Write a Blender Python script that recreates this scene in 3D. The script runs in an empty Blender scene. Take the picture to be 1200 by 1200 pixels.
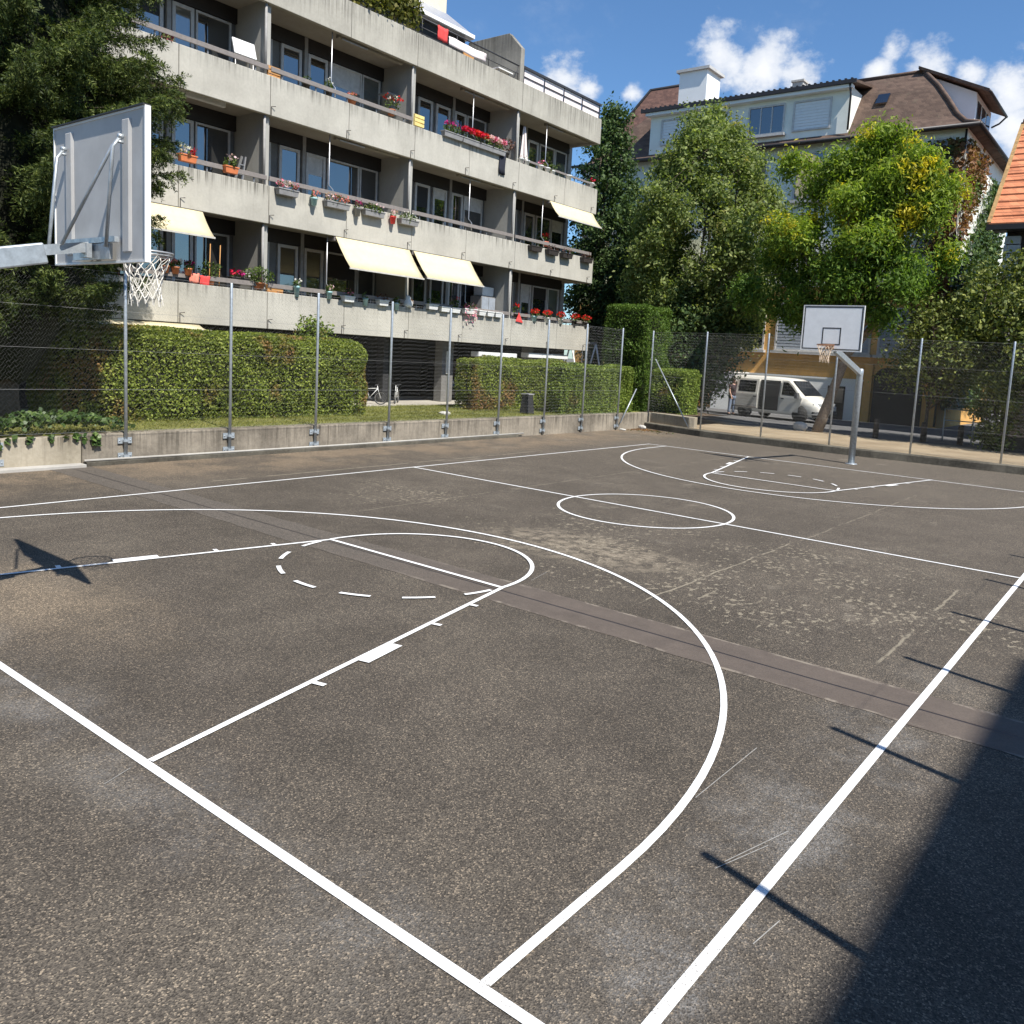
import bpy, math, random
import numpy as np
from mathutils import Vector, Matrix
R = math.radians
random.seed(7)
rng = np.random.default_rng(11)
sc = bpy.context.scene
COL = sc.collection

# ------------------------------------------------------------------ helpers
ORG = {}

def org_of(o):
    return ORG.get(o.name, Vector((0, 0, 0))) if o else Vector((0, 0, 0))

def tag(o, label=None, cat=None, group=None, kind=None):
    if label: o['label'] = label
    if cat: o['category'] = cat
    if group: o['group'] = group
    if kind: o['kind'] = kind
    return o

def thing(name, label, cat, loc=(0, 0, 0), group=None):
    o = bpy.data.objects.new(name, None)
    o.empty_display_size = 0.2
    COL.objects.link(o)
    o.location = loc
    ORG[o.name] = Vector(loc)
    return tag(o, label, cat, group)

class MB:
    def __init__(s):
        s.v = []; s.f = []; s.m = []; s.smooth = []
    def add(s, vs, fs, m=0, sm=False):
        b = len(s.v)
        s.v += [tuple(v) for v in vs]
        for f in fs:
            s.f.append([b + i for i in f]); s.m.append(m); s.smooth.append(sm)
        return s
    def box(s, x0, x1, y0, y1, z0, z1, m=0):
        vs = [(x0, y0, z0), (x1, y0, z0), (x1, y1, z0), (x0, y1, z0), (x0, y0, z1), (x1, y0, z1), (x1, y1, z1), (x0, y1, z1)]
        return s.add(vs, [(0, 3, 2, 1), (4, 5, 6, 7), (0, 1, 5, 4), (1, 2, 6, 5), (2, 3, 7, 6), (3, 0, 4, 7)], m)
    def obox(s, c, d, rot, m=0):
        dx, dy, dz = d[0] / 2, d[1] / 2, d[2] / 2
        vs = [(-dx, -dy, -dz), (dx, -dy, -dz), (dx, dy, -dz), (-dx, dy, -dz), (-dx, -dy, dz), (dx, -dy, dz), (dx, dy, dz), (-dx, dy, dz)]
        vs = [Vector(c) + rot @ Vector(v) for v in vs]
        return s.add(vs, [(0, 3, 2, 1), (4, 5, 6, 7), (0, 1, 5, 4), (1, 2, 6, 5), (2, 3, 7, 6), (3, 0, 4, 7)], m)
    def bar(s, p, q, w, h, m=0):
        p, q = Vector(p), Vector(q); d = q - p
        up = Vector((0, 0, 1)) if abs(d.normalized().z) < 0.95 else Vector((1, 0, 0))
        y = d.normalized(); x = y.cross(up).normalized(); z = x.cross(y)
        rot = Matrix((x, y, z)).transposed()
        return s.obox((p + q) / 2, (w, d.length, h), rot, m)
    def tube(s, pts, r, n=8, m=0, cap=True, closed=False):
        pts = [Vector(p) for p in pts]; k = len(pts)
        rs = r if isinstance(r, (list, tuple)) else [r] * k
        vs = []; prev = None
        for i, p in enumerate(pts):
            if closed: t = pts[(i + 1) % k] - pts[i - 1]
            else: t = (pts[min(i + 1, k - 1)] - pts[max(i - 1, 0)])
            t.normalize()
            if prev is None:
                a = Vector((0, 0, 1)) if abs(t.z) < 0.9 else Vector((1, 0, 0))
                u = t.cross(a).normalized()
            else:
                u = (prev - t * prev.dot(t)).normalized()
            prev = u; w = t.cross(u)
            for j in range(n):
                a = 2 * math.pi * j / n
                vs.append(p + (u * math.cos(a) + w * math.sin(a)) * rs[i])
        fs = []
        for i in range(k if closed else k - 1):
            i2 = (i + 1) % k
            for j in range(n):
                j2 = (j + 1) % n
                fs.append((i * n + j, i * n + j2, i2 * n + j2, i2 * n + j))
        if cap and not closed:
            fs.append(tuple(reversed(range(n)))); fs.append(tuple((k - 1) * n + j for j in range(n)))
        return s.add(vs, fs, m, n > 5)
    def ring(s, c, R_, r, n=20, k=6, axis='z', m=0):
        pts = []
        for i in range(n):
            a = 2 * math.pi * i / n
            q = (math.cos(a) * R_, math.sin(a) * R_)
            pts.append({'z': (c[0] + q[0], c[1] + q[1], c[2]), 'y': (c[0] + q[0], c[1], c[2] + q[1]), 'x': (c[0], c[1] + q[0], c[2] + q[1])}[axis])
        return s.tube(pts, r, k, m, closed=True)
    def lathe(s, c, prof, n=12, m=0, axis='z'):
        vs = []
        for (r, h) in prof:
            for j in range(n):
                a = 2 * math.pi * j / n
                q = (r * math.cos(a), r * math.sin(a))
                if axis == 'z': vs.append((c[0] + q[0], c[1] + q[1], c[2] + h))
                elif axis == 'y': vs.append((c[0] + q[0], c[1] + h, c[2] - q[1]))
        k = len(prof); fs = []
        for i in range(k - 1):
            for j in range(n):
                j2 = (j + 1) % n
                fs.append((i * n + j, i * n + j2, (i + 1) * n + j2, (i + 1) * n + j))
        fs.append(tuple(reversed(range(n)))); fs.append(tuple((k - 1) * n + j for j in range(n)))
        return s.add(vs, fs, m, True)
    def prism(s, poly, axis, a, b, m=0):
        n = len(poly)
        def P(q, t):
            return {'x': (t, q[0], q[1]), 'y': (q[0], t, q[1]), 'z': (q[0], q[1], t)}[axis]
        vs = [P(q, a) for q in poly] + [P(q, b) for q in poly]
        fs = [tuple(reversed(range(n))), tuple(range(n, 2 * n))] + [(i, (i + 1) % n, n + (i + 1) % n, n + i) for i in range(n)]
        return s.add(vs, fs, m)
    def build(s, name, mats, parent=None, loc=None, bevel=0.0):
        me = bpy.data.meshes.new(name)
        org = org_of(parent)
        l = Vector(loc) if loc is not None else org
        me.from_pydata([tuple(Vector(v) - l) for v in s.v], [], s.f)
        mats = mats if isinstance(mats, (list, tuple)) else [mats]
        for m in mats: me.materials.append(m)
        me.polygons.foreach_set('material_index', s.m)
        me.polygons.foreach_set('use_smooth', s.smooth)
        me.update()
        o = bpy.data.objects.new(name, me)
        COL.objects.link(o)
        if parent: o.parent = parent
        o.location = l - org
        ORG[o.name] = l
        if bevel:
            b = o.modifiers.new('bevel', 'BEVEL'); b.width = bevel; b.segments = 2; b.limit_method = 'ANGLE'
        return o

def np_mesh(name, V, F, mats, parent=None, mi=None, loc=None):
    """V (n,3), F (m,4) -> object"""
    org = org_of(parent); l = Vector(loc) if loc is not None else org
    V = np.asarray(V, dtype=np.float32) - np.array(l, dtype=np.float32)
    F = np.asarray(F, dtype=np.int32)
    me = bpy.data.meshes.new(name)
    k = F.shape[1]
    me.vertices.add(len(V)); me.vertices.foreach_set('co', V.ravel())
    me.loops.add(F.size); me.loops.foreach_set('vertex_index', F.ravel())
    me.polygons.add(len(F)); me.polygons.foreach_set('loop_start', np.arange(0, F.size, k, dtype=np.int32))
    if mi is not None: me.polygons.foreach_set('material_index', np.asarray(mi, dtype=np.int32))
    for m in (mats if isinstance(mats, (list, tuple)) else [mats]): me.materials.append(m)
    me.update(calc_edges=True); me.validate()
    o = bpy.data.objects.new(name, me); COL.objects.link(o)
    if parent: o.parent = parent
    o.location = l - org; ORG[o.name] = l
    return o

def unit(a):
    return a / (np.linalg.norm(a, axis=1, keepdims=True) + 1e-9)

def leaves(C, size, aspect=0.5, nrm=None, spread=1.0, axis=None, axspread=1.0):
    """rhombic leaves, one quad each, at centres C"""
    n = len(C)
    N = rng.normal(size=(n, 3)) * spread
    if nrm is not None: N = N + nrm
    N = unit(N)
    A = rng.normal(size=(n, 3)) * axspread
    if axis is not None: A = A + axis
    A = unit(A - N * np.sum(A * N, axis=1, keepdims=True))
    B = np.cross(N, A)
    s = (np.ones(n) * size if np.isscalar(size) else size) * rng.choice([.55, .75, .95, 1.15, 1.4], n) * rng.uniform(.9, 1.1, n)
    s = s[:, None]
    mid = C + N * s * 0.08
    V = np.stack([C - A * s * 0.5, mid + B * s * 0.5 * aspect, C + A * s * 0.5, mid - B * s * 0.5 * aspect], axis=1).reshape(-1, 3)
    F = np.arange(4 * n).reshape(n, 4)
    return V, F

# ------------------------------------------------------------------ materials
def new_mat(name):
    m = bpy.data.materials.new(name); m.use_nodes = True
    nt = m.node_tree; nt.nodes.clear()
    out = nt.nodes.new('ShaderNodeOutputMaterial'); b = nt.nodes.new('ShaderNodeBsdfPrincipled')
    nt.links.new(b.outputs[0], out.inputs[0])
    return m, nt, b, out

class NT:
    def __init__(s, nt): s.nt = nt
    def n(s, t, **k):
        x = s.nt.nodes.new(t)
        for a, v in k.items(): setattr(x, a, v)
        return x
    def l(s, a, b): s.nt.links.new(a, b)
    def coord(s, scale=(1, 1, 1), obj=False, loc=(0, 0, 0)):
        mp = s.n('ShaderNodeMapping'); mp.inputs['Scale'].default_value = scale; mp.inputs['Location'].default_value = loc
        if obj:
            s.l(s.n('ShaderNodeTexCoord').outputs['Object'], mp.inputs[0])
        else:
            s.l(s.n('ShaderNodeNewGeometry').outputs['Position'], mp.inputs[0])
        return mp.outputs[0]
    def noise(s, scale, detail=3, rough=0.6, vec=None, dist=0.0):
        x = s.n('ShaderNodeTexNoise'); x.inputs['Scale'].default_value = scale; x.inputs['Detail'].default_value = detail
        x.inputs['Roughness'].default_value = rough; x.inputs['Distortion'].default_value = dist
        s.l(vec if vec is not None else s.coord(), x.inputs['Vector'])
        return x.outputs[0]
    def ramp(s, fac, stops, interp='LINEAR'):
        x = s.n('ShaderNodeValToRGB'); x.color_ramp.interpolation = interp
        e = x.color_ramp.elements
        while len(e) > 1: e.remove(e[-1])
        e[0].position = stops[0][0]; e[0].color = tuple(stops[0][1]) + (1,)
        for p, c in stops[1:]:
            q = e.new(p); q.color = tuple(c) + (1,)
        s.l(fac, x.inputs[0]); return x.outputs[0]
    def rng(s, fac, a, b, c=0.0, d=1.0, smooth=True):
        x = s.n('ShaderNodeMapRange', interpolation_type='SMOOTHSTEP' if smooth else 'LINEAR')
        for i, v in enumerate((a, b, c, d)): x.inputs[i + 1].default_value = v
        s.l(fac, x.inputs[0]); return x.outputs[0]
    def mix(s, fac, a, b, mode='MIX'):
        x = s.n('ShaderNodeMix', data_type='RGBA', blend_type=mode)
        for sock, v in ((x.inputs[0], fac), (x.inputs[6], a), (x.inputs[7], b)):
            if hasattr(v, 'links') or hasattr(v, 'is_linked'): s.l(v, sock)
            elif isinstance(v, (int, float)): sock.default_value = v
            else: sock.default_value = tuple(v) + (1,)
        return x.outputs[2]
    def math(s, op, a, b=0.0, clamp=False):
        x = s.n('ShaderNodeMath', operation=op, use_clamp=clamp)
        for sock, v in ((x.inputs[0], a), (x.inputs[1], b)):
            if isinstance(v, (int, float)): sock.default_value = v
            else: s.l(v, sock)
        return x.outputs[0]
    def bump(s, b, h, strength=0.3, dist=0.02):
        x = s.n('ShaderNodeBump'); x.inputs['Strength'].default_value = strength; x.inputs['Distance'].default_value = dist
        s.l(h, x.inputs['Height']); s.l(x.outputs[0], b.inputs['Normal'])
    def sep(s, vec):
        x = s.n('ShaderNodeSeparateXYZ'); s.l(vec, x.inputs[0]); return x.outputs

def plain(name, col, rough=0.6, metal=0.0, var=0.15, scale=6.0, spec=0.5, bump=0.0):
    m, nt, b, _ = new_mat(name); t = NT(nt)
    c1 = tuple(c * (1 - var) for c in col); c2 = tuple(min(1, c * (1 + var)) for c in col)
    n = t.noise(scale, 4, 0.65)
    t.l(t.ramp(n, [(0.3, c1), (0.7, c2)]), b.inputs['Base Color'])
    b.inputs['Roughness'].default_value = rough; b.inputs['Metallic'].default_value = metal
    b.inputs['Specular IOR Level'].default_value = spec
    if bump: t.bump(b, n, bump, 0.01)
    return m

def leaf_mat(name, cols, patch=None, trans=0.35, scale=0.9, rough=0.55):
    """cols: dark..light stops; patch=(colour, noise scale, lo, hi)"""
    m, nt, b, out = new_mat(name); t = NT(nt)
    g = t.n('ShaderNodeNewGeometry')
    rp = g.outputs['Random Per Island']
    k = len(cols)
    c = t.ramp(rp, [(i / max(1, k - 1), cols[i]) for i in range(k)])
    big = t.noise(scale, 2, 0.5)
    c = t.mix(t.rng(big, 0.3, 0.7, 0.0, 0.45), c, tuple(x * 0.62 for x in cols[0]))
    if patch:
        pc, ps, lo, hi = patch
        pn = t.noise(ps, 3, 0.6, t.coord(loc=(3.1, 7.7, 1.3)))
        pf = t.math('MULTIPLY', t.rng(pn, lo, hi), t.rng(rp, 0.15, 0.55, 0.15, 1.0))
        c = t.mix(pf, c, pc)
    b.inputs['Roughness'].default_value = rough; b.inputs['Specular IOR Level'].default_value = 0.2
    t.l(c, b.inputs['Base Color'])
    tr = t.n('ShaderNodeBsdfTranslucent')
    t.l(t.mix(1.0, c, (1.25, 1.35, 0.6), 'MULTIPLY'), tr.inputs[0])
    mx = t.n('ShaderNodeMixShader'); mx.inputs[0].default_value = trans
    t.l(b.outputs[0], mx.inputs[1]); t.l(tr.outputs[0], mx.inputs[2]); t.l(mx.outputs[0], out.inputs[0])
    return m

def concrete(name, c1, c2, stain=(0.06, 0.055, 0.045), drip=0.0, streak=0.5, bumpy=0.25, low=None):
    """drip: depth in metres of the run-off staining below the object's own z=0"""
    m, nt, b, _ = new_mat(name); t = NT(nt)
    n1 = t.noise(0.9, 5, 0.6); n2 = t.noise(14, 4, 0.7)
    c = t.ramp(t.math('ADD', t.math('MULTIPLY', n1, 0.7), t.math('MULTIPLY', n2, 0.3)), [(0.36, c1), (0.64, c2)])
    st = t.noise(1.0, 5, 0.75, t.coord((5.0, 5.0, 0.35)))
    c = t.mix(t.rng(st, 0.5, 0.78, 0.0, streak), c, tuple(x * 0.6 for x in c1))
    if drip:
        z = t.sep(t.coord(obj=True))[2]
        dn = t.noise(1.0, 4, 0.8, t.coord((9.0, 9.0, 0.25)))
        dl = t.noise(0.35, 3, 0.6)
        f = t.math('MULTIPLY', t.rng(z, -drip, 0.0), t.rng(dn, 0.42, 0.72))
        f = t.math('MULTIPLY', f, t.rng(dl, 0.35, 0.62, 0.25, 1.0))
        c = t.mix(f, c, stain)
    b.inputs['Roughness'].default_value = 0.9; b.inputs['Specular IOR Level'].default_value = 0.2
    t.l(c, b.inputs['Base Color']); t.bump(b, n2, bumpy, 0.01)
    return m

M = {}
M['parapet'] = concrete('exposed concrete', (0.385, 0.365, 0.315), (0.51, 0.485, 0.42), drip=0.45, streak=0.34)
M['parapet_old'] = concrete('weathered roof concrete', (0.325, 0.305, 0.26), (0.46, 0.435, 0.37), stain=(0.04, 0.038, 0.033), drip=0.95, streak=0.5)
M['wedge'] = concrete('grey weathered concrete', (0.20, 0.19, 0.17), (0.32, 0.30, 0.26), stain=(0.04, 0.04, 0.035), drip=1.4, streak=0.5)
M['soffit'] = concrete('balcony soffit concrete', (0.30, 0.27, 0.22), (0.38, 0.35, 0.29), streak=0.1)
M['fin'] = concrete('balcony partition concrete', (0.34, 0.33, 0.30), (0.42, 0.41, 0.37), streak=0.2)
M['wall_concrete'] = concrete('stained retaining concrete', (0.16, 0.138, 0.11), (0.36, 0.315, 0.25), stain=(0.045, 0.04, 0.032), drip=0.6, streak=0.95, bumpy=0.6)
M['wall_pale'] = concrete('pale retaining concrete', (0.27, 0.235, 0.175), (0.43, 0.38, 0.295), stain=(0.09, 0.075, 0.055), drip=0.35, streak=0.4, bumpy=0.4)
M['kerb'] = concrete('mossy kerb stone', (0.05, 0.045, 0.036), (0.16, 0.145, 0.115), streak=0.5, bumpy=0.6)
M['gutter_conc'] = concrete('pale kerb concrete', (0.34, 0.32, 0.29), (0.46, 0.44, 0.40), streak=0.2)
M['slab'] = concrete('path concrete', (0.34, 0.31, 0.26), (0.45, 0.42, 0.36), streak=0.1)
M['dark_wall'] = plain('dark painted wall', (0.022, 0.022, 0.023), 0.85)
M['back_wall'] = plain('balcony back wall render', (0.17, 0.165, 0.155), 0.85)
M['shutter_box'] = plain('dark brown shutter box', (0.022, 0.018, 0.016), 0.6)
M['frame'] = plain('weathered white window frame', (0.52, 0.51, 0.49), 0.5)
M['pillar'] = plain('grey mullion', (0.30, 0.29, 0.275), 0.7)
M['rail_wood'] = plain('grey painted rail board', (0.215, 0.19, 0.175), 0.75, scale=12)
M['rail_metal'] = plain('grey rail post', (0.25, 0.25, 0.25), 0.5, 0.6)
M['rail_dark'] = plain('dark steel rail', (0.05, 0.05, 0.055), 0.5, 0.3)
M['awning'] = plain('cream awning canvas', (0.66, 0.57, 0.36), 0.85, var=0.06)
M['awning_bar'] = plain('awning front bar', (0.55, 0.53, 0.48), 0.5)
M['alu'] = plain('aluminium', (0.55, 0.55, 0.55), 0.4, 0.8)
M['white'] = plain('white paint', (0.78, 0.78, 0.76), 0.45, var=0.05)
M['white_plastic'] = plain('white plastic', (0.75, 0.75, 0.72), 0.4, var=0.05)
M['cloth_white'] = plain('pinkish white cloth', (0.80, 0.70, 0.68), 0.9, var=0.05)
M['zinc_roof'] = plain('grey sheet metal roof', (0.40, 0.41, 0.44), 0.45, 0.4)
M['cream_wall'] = plain('cream render', (0.72, 0.64, 0.46), 0.9, var=0.06)
M['galv'] = plain('galvanised steel', (0.46, 0.50, 0.53), 0.42, 0.55, var=0.2, scale=18)
M['board_back'] = plain('grey backboard sheet', (0.56, 0.545, 0.52), 0.65, 0.0, var=0.10, scale=3, spec=0.25)
M['board_front'] = plain('white backboard face', (0.90, 0.90, 0.885), 0.45, var=0.05)
M['board_edge'] = plain('white board edge', (0.82, 0.82, 0.80), 0.4, var=0.03)
M['black_line'] = plain('black board line', (0.035, 0.035, 0.035), 0.6)
M['rim'] = plain('galvanised hoop', (0.42, 0.42, 0.42), 0.45, 0.5)
M['rim_orange'] = plain('rusty orange hoop', (0.30, 0.15, 0.08), 0.6)
M['net'] = plain('white net cord', (0.75, 0.72, 0.66), 0.9, var=0.06)
M['net_orange'] = plain('faded orange and white net cord', (0.74, 0.58, 0.42), 0.9, var=0.15, scale=9)
M['wire'] = plain('galvanised wire', (0.28, 0.28, 0.27), 0.5, 0.3)
M['bark'] = plain('bark', (0.085, 0.065, 0.048), 0.95, var=0.45, scale=14, bump=0.9)
M['bark_light'] = plain('light bark', (0.20, 0.155, 0.115), 0.95, var=0.4, scale=12, bump=0.9)
M['core'] = plain('dark core filler', (0.018, 0.02, 0.010), 1.0, var=0.4)
M['stone'] = plain('pale stone', (0.48, 0.46, 0.42), 0.9, scale=9, bump=0.6)
M['dark_wood'] = plain('dark wood', (0.05, 0.038, 0.028), 0.85)
M['terracotta'] = plain('terracotta', (0.46, 0.165, 0.075), 0.8)
M['orange_plastic'] = plain('orange plastic', (0.62, 0.19, 0.07), 0.5)
M['grey_box'] = plain('grey planter', (0.26, 0.255, 0.25), 0.7)
M['dark_box'] = plain('dark brown planter', (0.04, 0.033, 0.03), 0.6)
M['blue_pot'] = plain('pale turquoise pot', (0.34, 0.56, 0.58), 0.4)
M['yellow_box'] = plain('yellow box', (0.75, 0.60, 0.22), 0.6)
M['orange_wood'] = plain('orange stained wood', (0.50, 0.25, 0.08), 0.6)
M['red_cloth'] = plain('red cloth', (0.68, 0.06, 0.055), 0.9)
M['coral_cloth'] = plain('coral cloth', (0.75, 0.22, 0.15), 0.9)
M['magenta_cloth'] = plain('magenta cloth', (0.30, 0.025, 0.07), 0.9)
M['navy_cloth'] = plain('navy towel', (0.018, 0.02, 0.032), 0.95)
M['skin'] = plain('skin', (0.42, 0.25, 0.18), 0.6, var=0.05)
M['dark_top'] = plain('dark maroon jersey', (0.035, 0.02, 0.024), 0.9)
M['jeans'] = plain('faded blue denim', (0.15, 0.19, 0.27), 0.9)
M['hair'] = plain('dark hair', (0.035, 0.022, 0.015), 0.8)
M['rubber'] = plain('black rubber', (0.018, 0.018, 0.018), 0.75)
M['black_plastic'] = plain('dark grey plastic', (0.07, 0.073, 0.078), 0.55)
M['lamp_glass'] = plain('headlamp lens', (0.55, 0.58, 0.60), 0.12, 0.3)
M['car_dark'] = plain('dark car paint', (0.012, 0.014, 0.018), 0.2, spec=0.6)
M['rust'] = plain('dark rusty steel', (0.07, 0.06, 0.055), 0.7, 0.4)
M['red_tail'] = plain('red tail lamp', (0.30, 0.015, 0.01), 0.2)
M['vinyl_grey'] = plain('grey roller shutter slats', (0.30, 0.33, 0.37), 0.6)
M['ivory'] = plain('house render pale', (0.80, 0.81, 0.73), 0.9, var=0.06, scale=1.5)
M['house_white'] = plain('house render white', (0.84, 0.85, 0.83), 0.85, var=0.04, scale=1.5)
M['ochre'] = plain('ochre render', (0.66, 0.36, 0.10), 0.9, var=0.14, scale=2.2)
M['olive_render'] = plain('pale olive render', (0.72, 0.68, 0.42), 0.9, var=0.08, scale=2)
M['sill'] = plain('grey stone sill', (0.48, 0.47, 0.45), 0.8)
M['gutter'] = plain('dark gutter', (0.028, 0.024, 0.024), 0.5)

def glass_mat(name, col, rough=0.03):
    m, nt, b, _ = new_mat(name); t = NT(nt)
    n = t.noise(0.8, 2, 0.5)
    t.l(t.ramp(n, [(0.35, tuple(c * 0.5 for c in col)), (0.65, col)]), b.inputs['Base Color'])
    b.inputs['Roughness'].default_value = rough; b.inputs['Specular IOR Level'].default_value = 0.9; b.inputs['IOR'].default_value = 2.1
    w = t.noise(1.4, 2, 0.4); t.bump(b, w, 0.05, 0.05)
    return m
M['glass'] = glass_mat('window glass', (0.03, 0.035, 0.04))
M['glass_curtain'] = glass_mat('window glass over pale curtain', (0.15, 0.16, 0.15), 0.05)
M['glass_dark'] = glass_mat('dark tinted glass', (0.012, 0.013, 0.015))

def van_paint():
    m, nt, b, _ = new_mat('white van paint'); t = NT(nt)
    b.inputs['Base Color'].default_value = (0.74, 0.72, 0.67, 1); b.inputs['Roughness'].default_value = 0.32
    b.inputs['Coat Weight'].default_value = 0.5; b.inputs['Coat Roughness'].default_value = 0.08
    d = t.noise(1.5, 4, 0.6)
    t.l(t.ramp(d, [(0.3, (0.66, 0.63, 0.56)), (0.7, (0.78, 0.77, 0.73))]), b.inputs['Base Color'])
    return m
M['van'] = van_paint()

def tile_mat(name, c1, c2, row, axis_z=True, col=0.22, dark=0.35, moss=None):
    """rows of roof tiles by height (z) with joints along the wall direction"""
    m, nt, b, _ = new_mat(name); t = NT(nt)
    pos = t.sep(t.coord())
    hrow = t.math('DIVIDE', pos[2], row)
    fr = t.math('FRACT', hrow)
    ro = t.math('FLOOR', hrow)
    u = t.math('ADD', t.math('ADD', pos[0], pos[1]), t.math('MULTIPLY', ro, col * 0.5))
    uc = t.math('FLOOR', t.math('DIVIDE', u, col))
    uf = t.math('FRACT', t.math('DIVIDE', u, col))
    wn = t.n('ShaderNodeTexWhiteNoise', noise_dimensions='2D')
    cb = t.n('ShaderNodeCombineXYZ'); t.l(uc, cb.inputs[0]); t.l(ro, cb.inputs[1]); t.l(cb.outputs[0], wn.inputs['Vector'])
    c = t.ramp(wn.outputs[0], [(0.0, c1), (1.0, c2)])
    c = t.mix(t.rng(t.noise(1.3, 4, 0.7), 0.45, 0.7, 0, 0.5), c, tuple(x * 0.55 for x in c1))
    edge = t.math('MAXIMUM', t.rng(fr, 0.0, 0.16, 1.0, 0.0), t.rng(uf, 0.0, 0.1, 0.6, 0.0))
    c = t.mix(t.math('MULTIPLY', edge, dark), c, (0.01, 0.008, 0.007))
    if moss: c = t.mix(t.rng(t.noise(2.2, 5, 0.7), 0.58, 0.72, 0, 0.6), c, moss)
    t.l(c, b.inputs['Base Color']); b.inputs['Roughness'].default_value = 0.85
    t.bump(b, t.math('ADD', fr, t.math('MULTIPLY', uf, 0.3)), 0.8, 0.03)
    return m
M['tile_brown'] = tile_mat('brown plain tiles', (0.10, 0.062, 0.045), (0.165, 0.105, 0.075), 0.13, moss=(0.16, 0.13, 0.085))
M['tile_redbrown'] = tile_mat('red brown plain tiles', (0.10, 0.05, 0.038), (0.175, 0.09, 0.065), 0.2)
M['tile_orange'] = tile_mat('orange interlocking tiles', (0.56, 0.19, 0.085), (0.72, 0.27, 0.125), 0.27, col=0.3, dark=0.75)

def asphalt_court():
    m, nt, b, _ = new_mat('worn court asphalt'); t = NT(nt)
    P = t.coord(); px, py, pz = t.sep(P)
    big = t.noise(0.35, 4, 0.6); med = t.noise(1.6, 5, 0.65)
    base = t.ramp(t.math('ADD', t.math('MULTIPLY', big, 0.55), t.math('MULTIPLY', med, 0.45)),
                  [(0.34, (0.068, 0.058, 0.047)), (0.5, (0.095, 0.081, 0.066)), (0.66, (0.132, 0.113, 0.091))])
    # the far half is paler and browner, the near left corner has a sandy wash
    far = t.rng(t.math('ADD', py, t.math('MULTIPLY', med, 2.0)), 5.0, 21.0, 0.0, 0.5)
    base = t.mix(far, base, (0.145, 0.124, 0.101))
    wx = t.math('ADD', t.math('MULTIPLY', px, 0.55), 0.7); wy = t.math('SUBTRACT', py, 0.75)
    wd = t.math('SQRT', t.math('ADD', t.math('MULTIPLY', wx, wx), t.math('MULTIPLY', wy, wy)))
    wash = t.math('MULTIPLY', t.rng(t.math('ADD', wd, t.math('MULTIPLY', med, 1.5)), 1.0, 2.0, 1.0, 0.0), t.rng(t.noise(0.9, 4, 0.6), 0.35, 0.6, 0.25, 0.75))
    base = t.mix(wash, base, (0.215, 0.172, 0.125))
    side = t.math('MULTIPLY', t.rng(px, -5.6, -7.6), t.rng(t.noise(0.8, 4, 0.7), 0.38, 0.62, 0.15, 0.8))
    base = t.mix(side, base, (0.215, 0.165, 0.115))
    # aggregate: each stone its own tone
    vo = t.n('ShaderNodeTexVoronoi'); vo.inputs['Scale'].default_value = 135.0; t.l(P, vo.inputs['Vector'])
    sp = t.n('ShaderNodeSeparateColor'); t.l(vo.outputs['Color'], sp.inputs[0])
    c = t.mix(1.0, base, t.ramp(sp.outputs[0], [(0.0, (0.40, 0.40, 0.40)), (0.5, (0.82, 0.82, 0.82)), (0.86, (1.2, 1.18, 1.13)), (1.0, (2.7, 2.55, 2.3))]), 'MULTIPLY')
    # pale chipped scabs, mostly in the middle of the court
    sx = t.math('DIVIDE', t.math('SUBTRACT', px, 2.6), 4.4); sy = t.math('DIVIDE', t.math('SUBTRACT', py, 6.9), 2.5)
    sd = t.math('ADD', t.math('MULTIPLY', sx, sx), t.math('MULTIPLY', sy, sy))
    s3 = t.math('DIVIDE', t.math('ADD', px, 3.4), 2.0); s4 = t.math('DIVIDE', t.math('SUBTRACT', py, 7.0), 1.3)
    sd = t.math('MINIMUM', sd, t.math('ADD', t.math('ADD', t.math('MULTIPLY', s3, s3), t.math('MULTIPLY', s4, s4)), 0.15))
    scab = t.noise(12.5, 4, 0.68, t.coord((1.15, 0.8, 1))); clus = t.noise(0.85, 3, 0.6)
    thr = t.math('ADD', t.math('ADD', scab, t.math('MULTIPLY', t.rng(clus, 0.35, 0.7), 0.10)), t.rng(sd, 0.2, 1.6, 0.07, -0.10))
    sf = t.rng(thr, 0.69, 0.73)
    c = t.mix(t.math('MULTIPLY', sf, 0.65), c, (0.33, 0.285, 0.21))
    wx2 = t.math('DIVIDE', t.math('SUBTRACT', px, 0.9), 1.5); wy2 = t.math('DIVIDE', t.math('SUBTRACT', py, 6.3), 0.75)
    wd2 = t.math('ADD', t.math('MULTIPLY', wx2, wx2), t.math('MULTIPLY', wy2, wy2))
    c = t.mix(t.math('MULTIPLY', t.rng(wd2, 0.1, 1.6, 0.6, 0.0), t.rng(t.noise(5.0, 6, 0.75), 0.40, 0.62)), c, (0.34, 0.285, 0.21))
    s2 = t.noise(0.75, 6, 0.75)
    c = t.mix(t.math('MULTIPLY', t.rng(s2, 0.57, 0.70, 0, 0.38), t.rng(py, 4.4, 6.0)), c, (0.27, 0.235, 0.185))
    # overspray of white paint beside the boundary lines
    ay = t.math('ABSOLUTE', t.math('ADD', py, 0.06)); ax = t.math('ABSOLUTE', t.math('SUBTRACT', px, 5.42))
    on = t.math('MULTIPLY', t.rng(t.noise(1.3, 6, 0.75), 0.42, 0.70, 0.05, 0.8), t.rng(sp.outputs[1], 0.25, 0.85, 0.25, 1.0))
    ov = t.math('MAXIMUM', t.rng(ay, 0.05, 0.50, 0.42, 0.0), t.math('MULTIPLY', t.rng(ax, 0.05, 0.75, 0.65, 0.0), t.rng(py, 6.0, 2.5)))
    c = t.mix(t.math('MULTIPLY', ov, on), c, (0.34, 0.335, 0.325))
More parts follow.
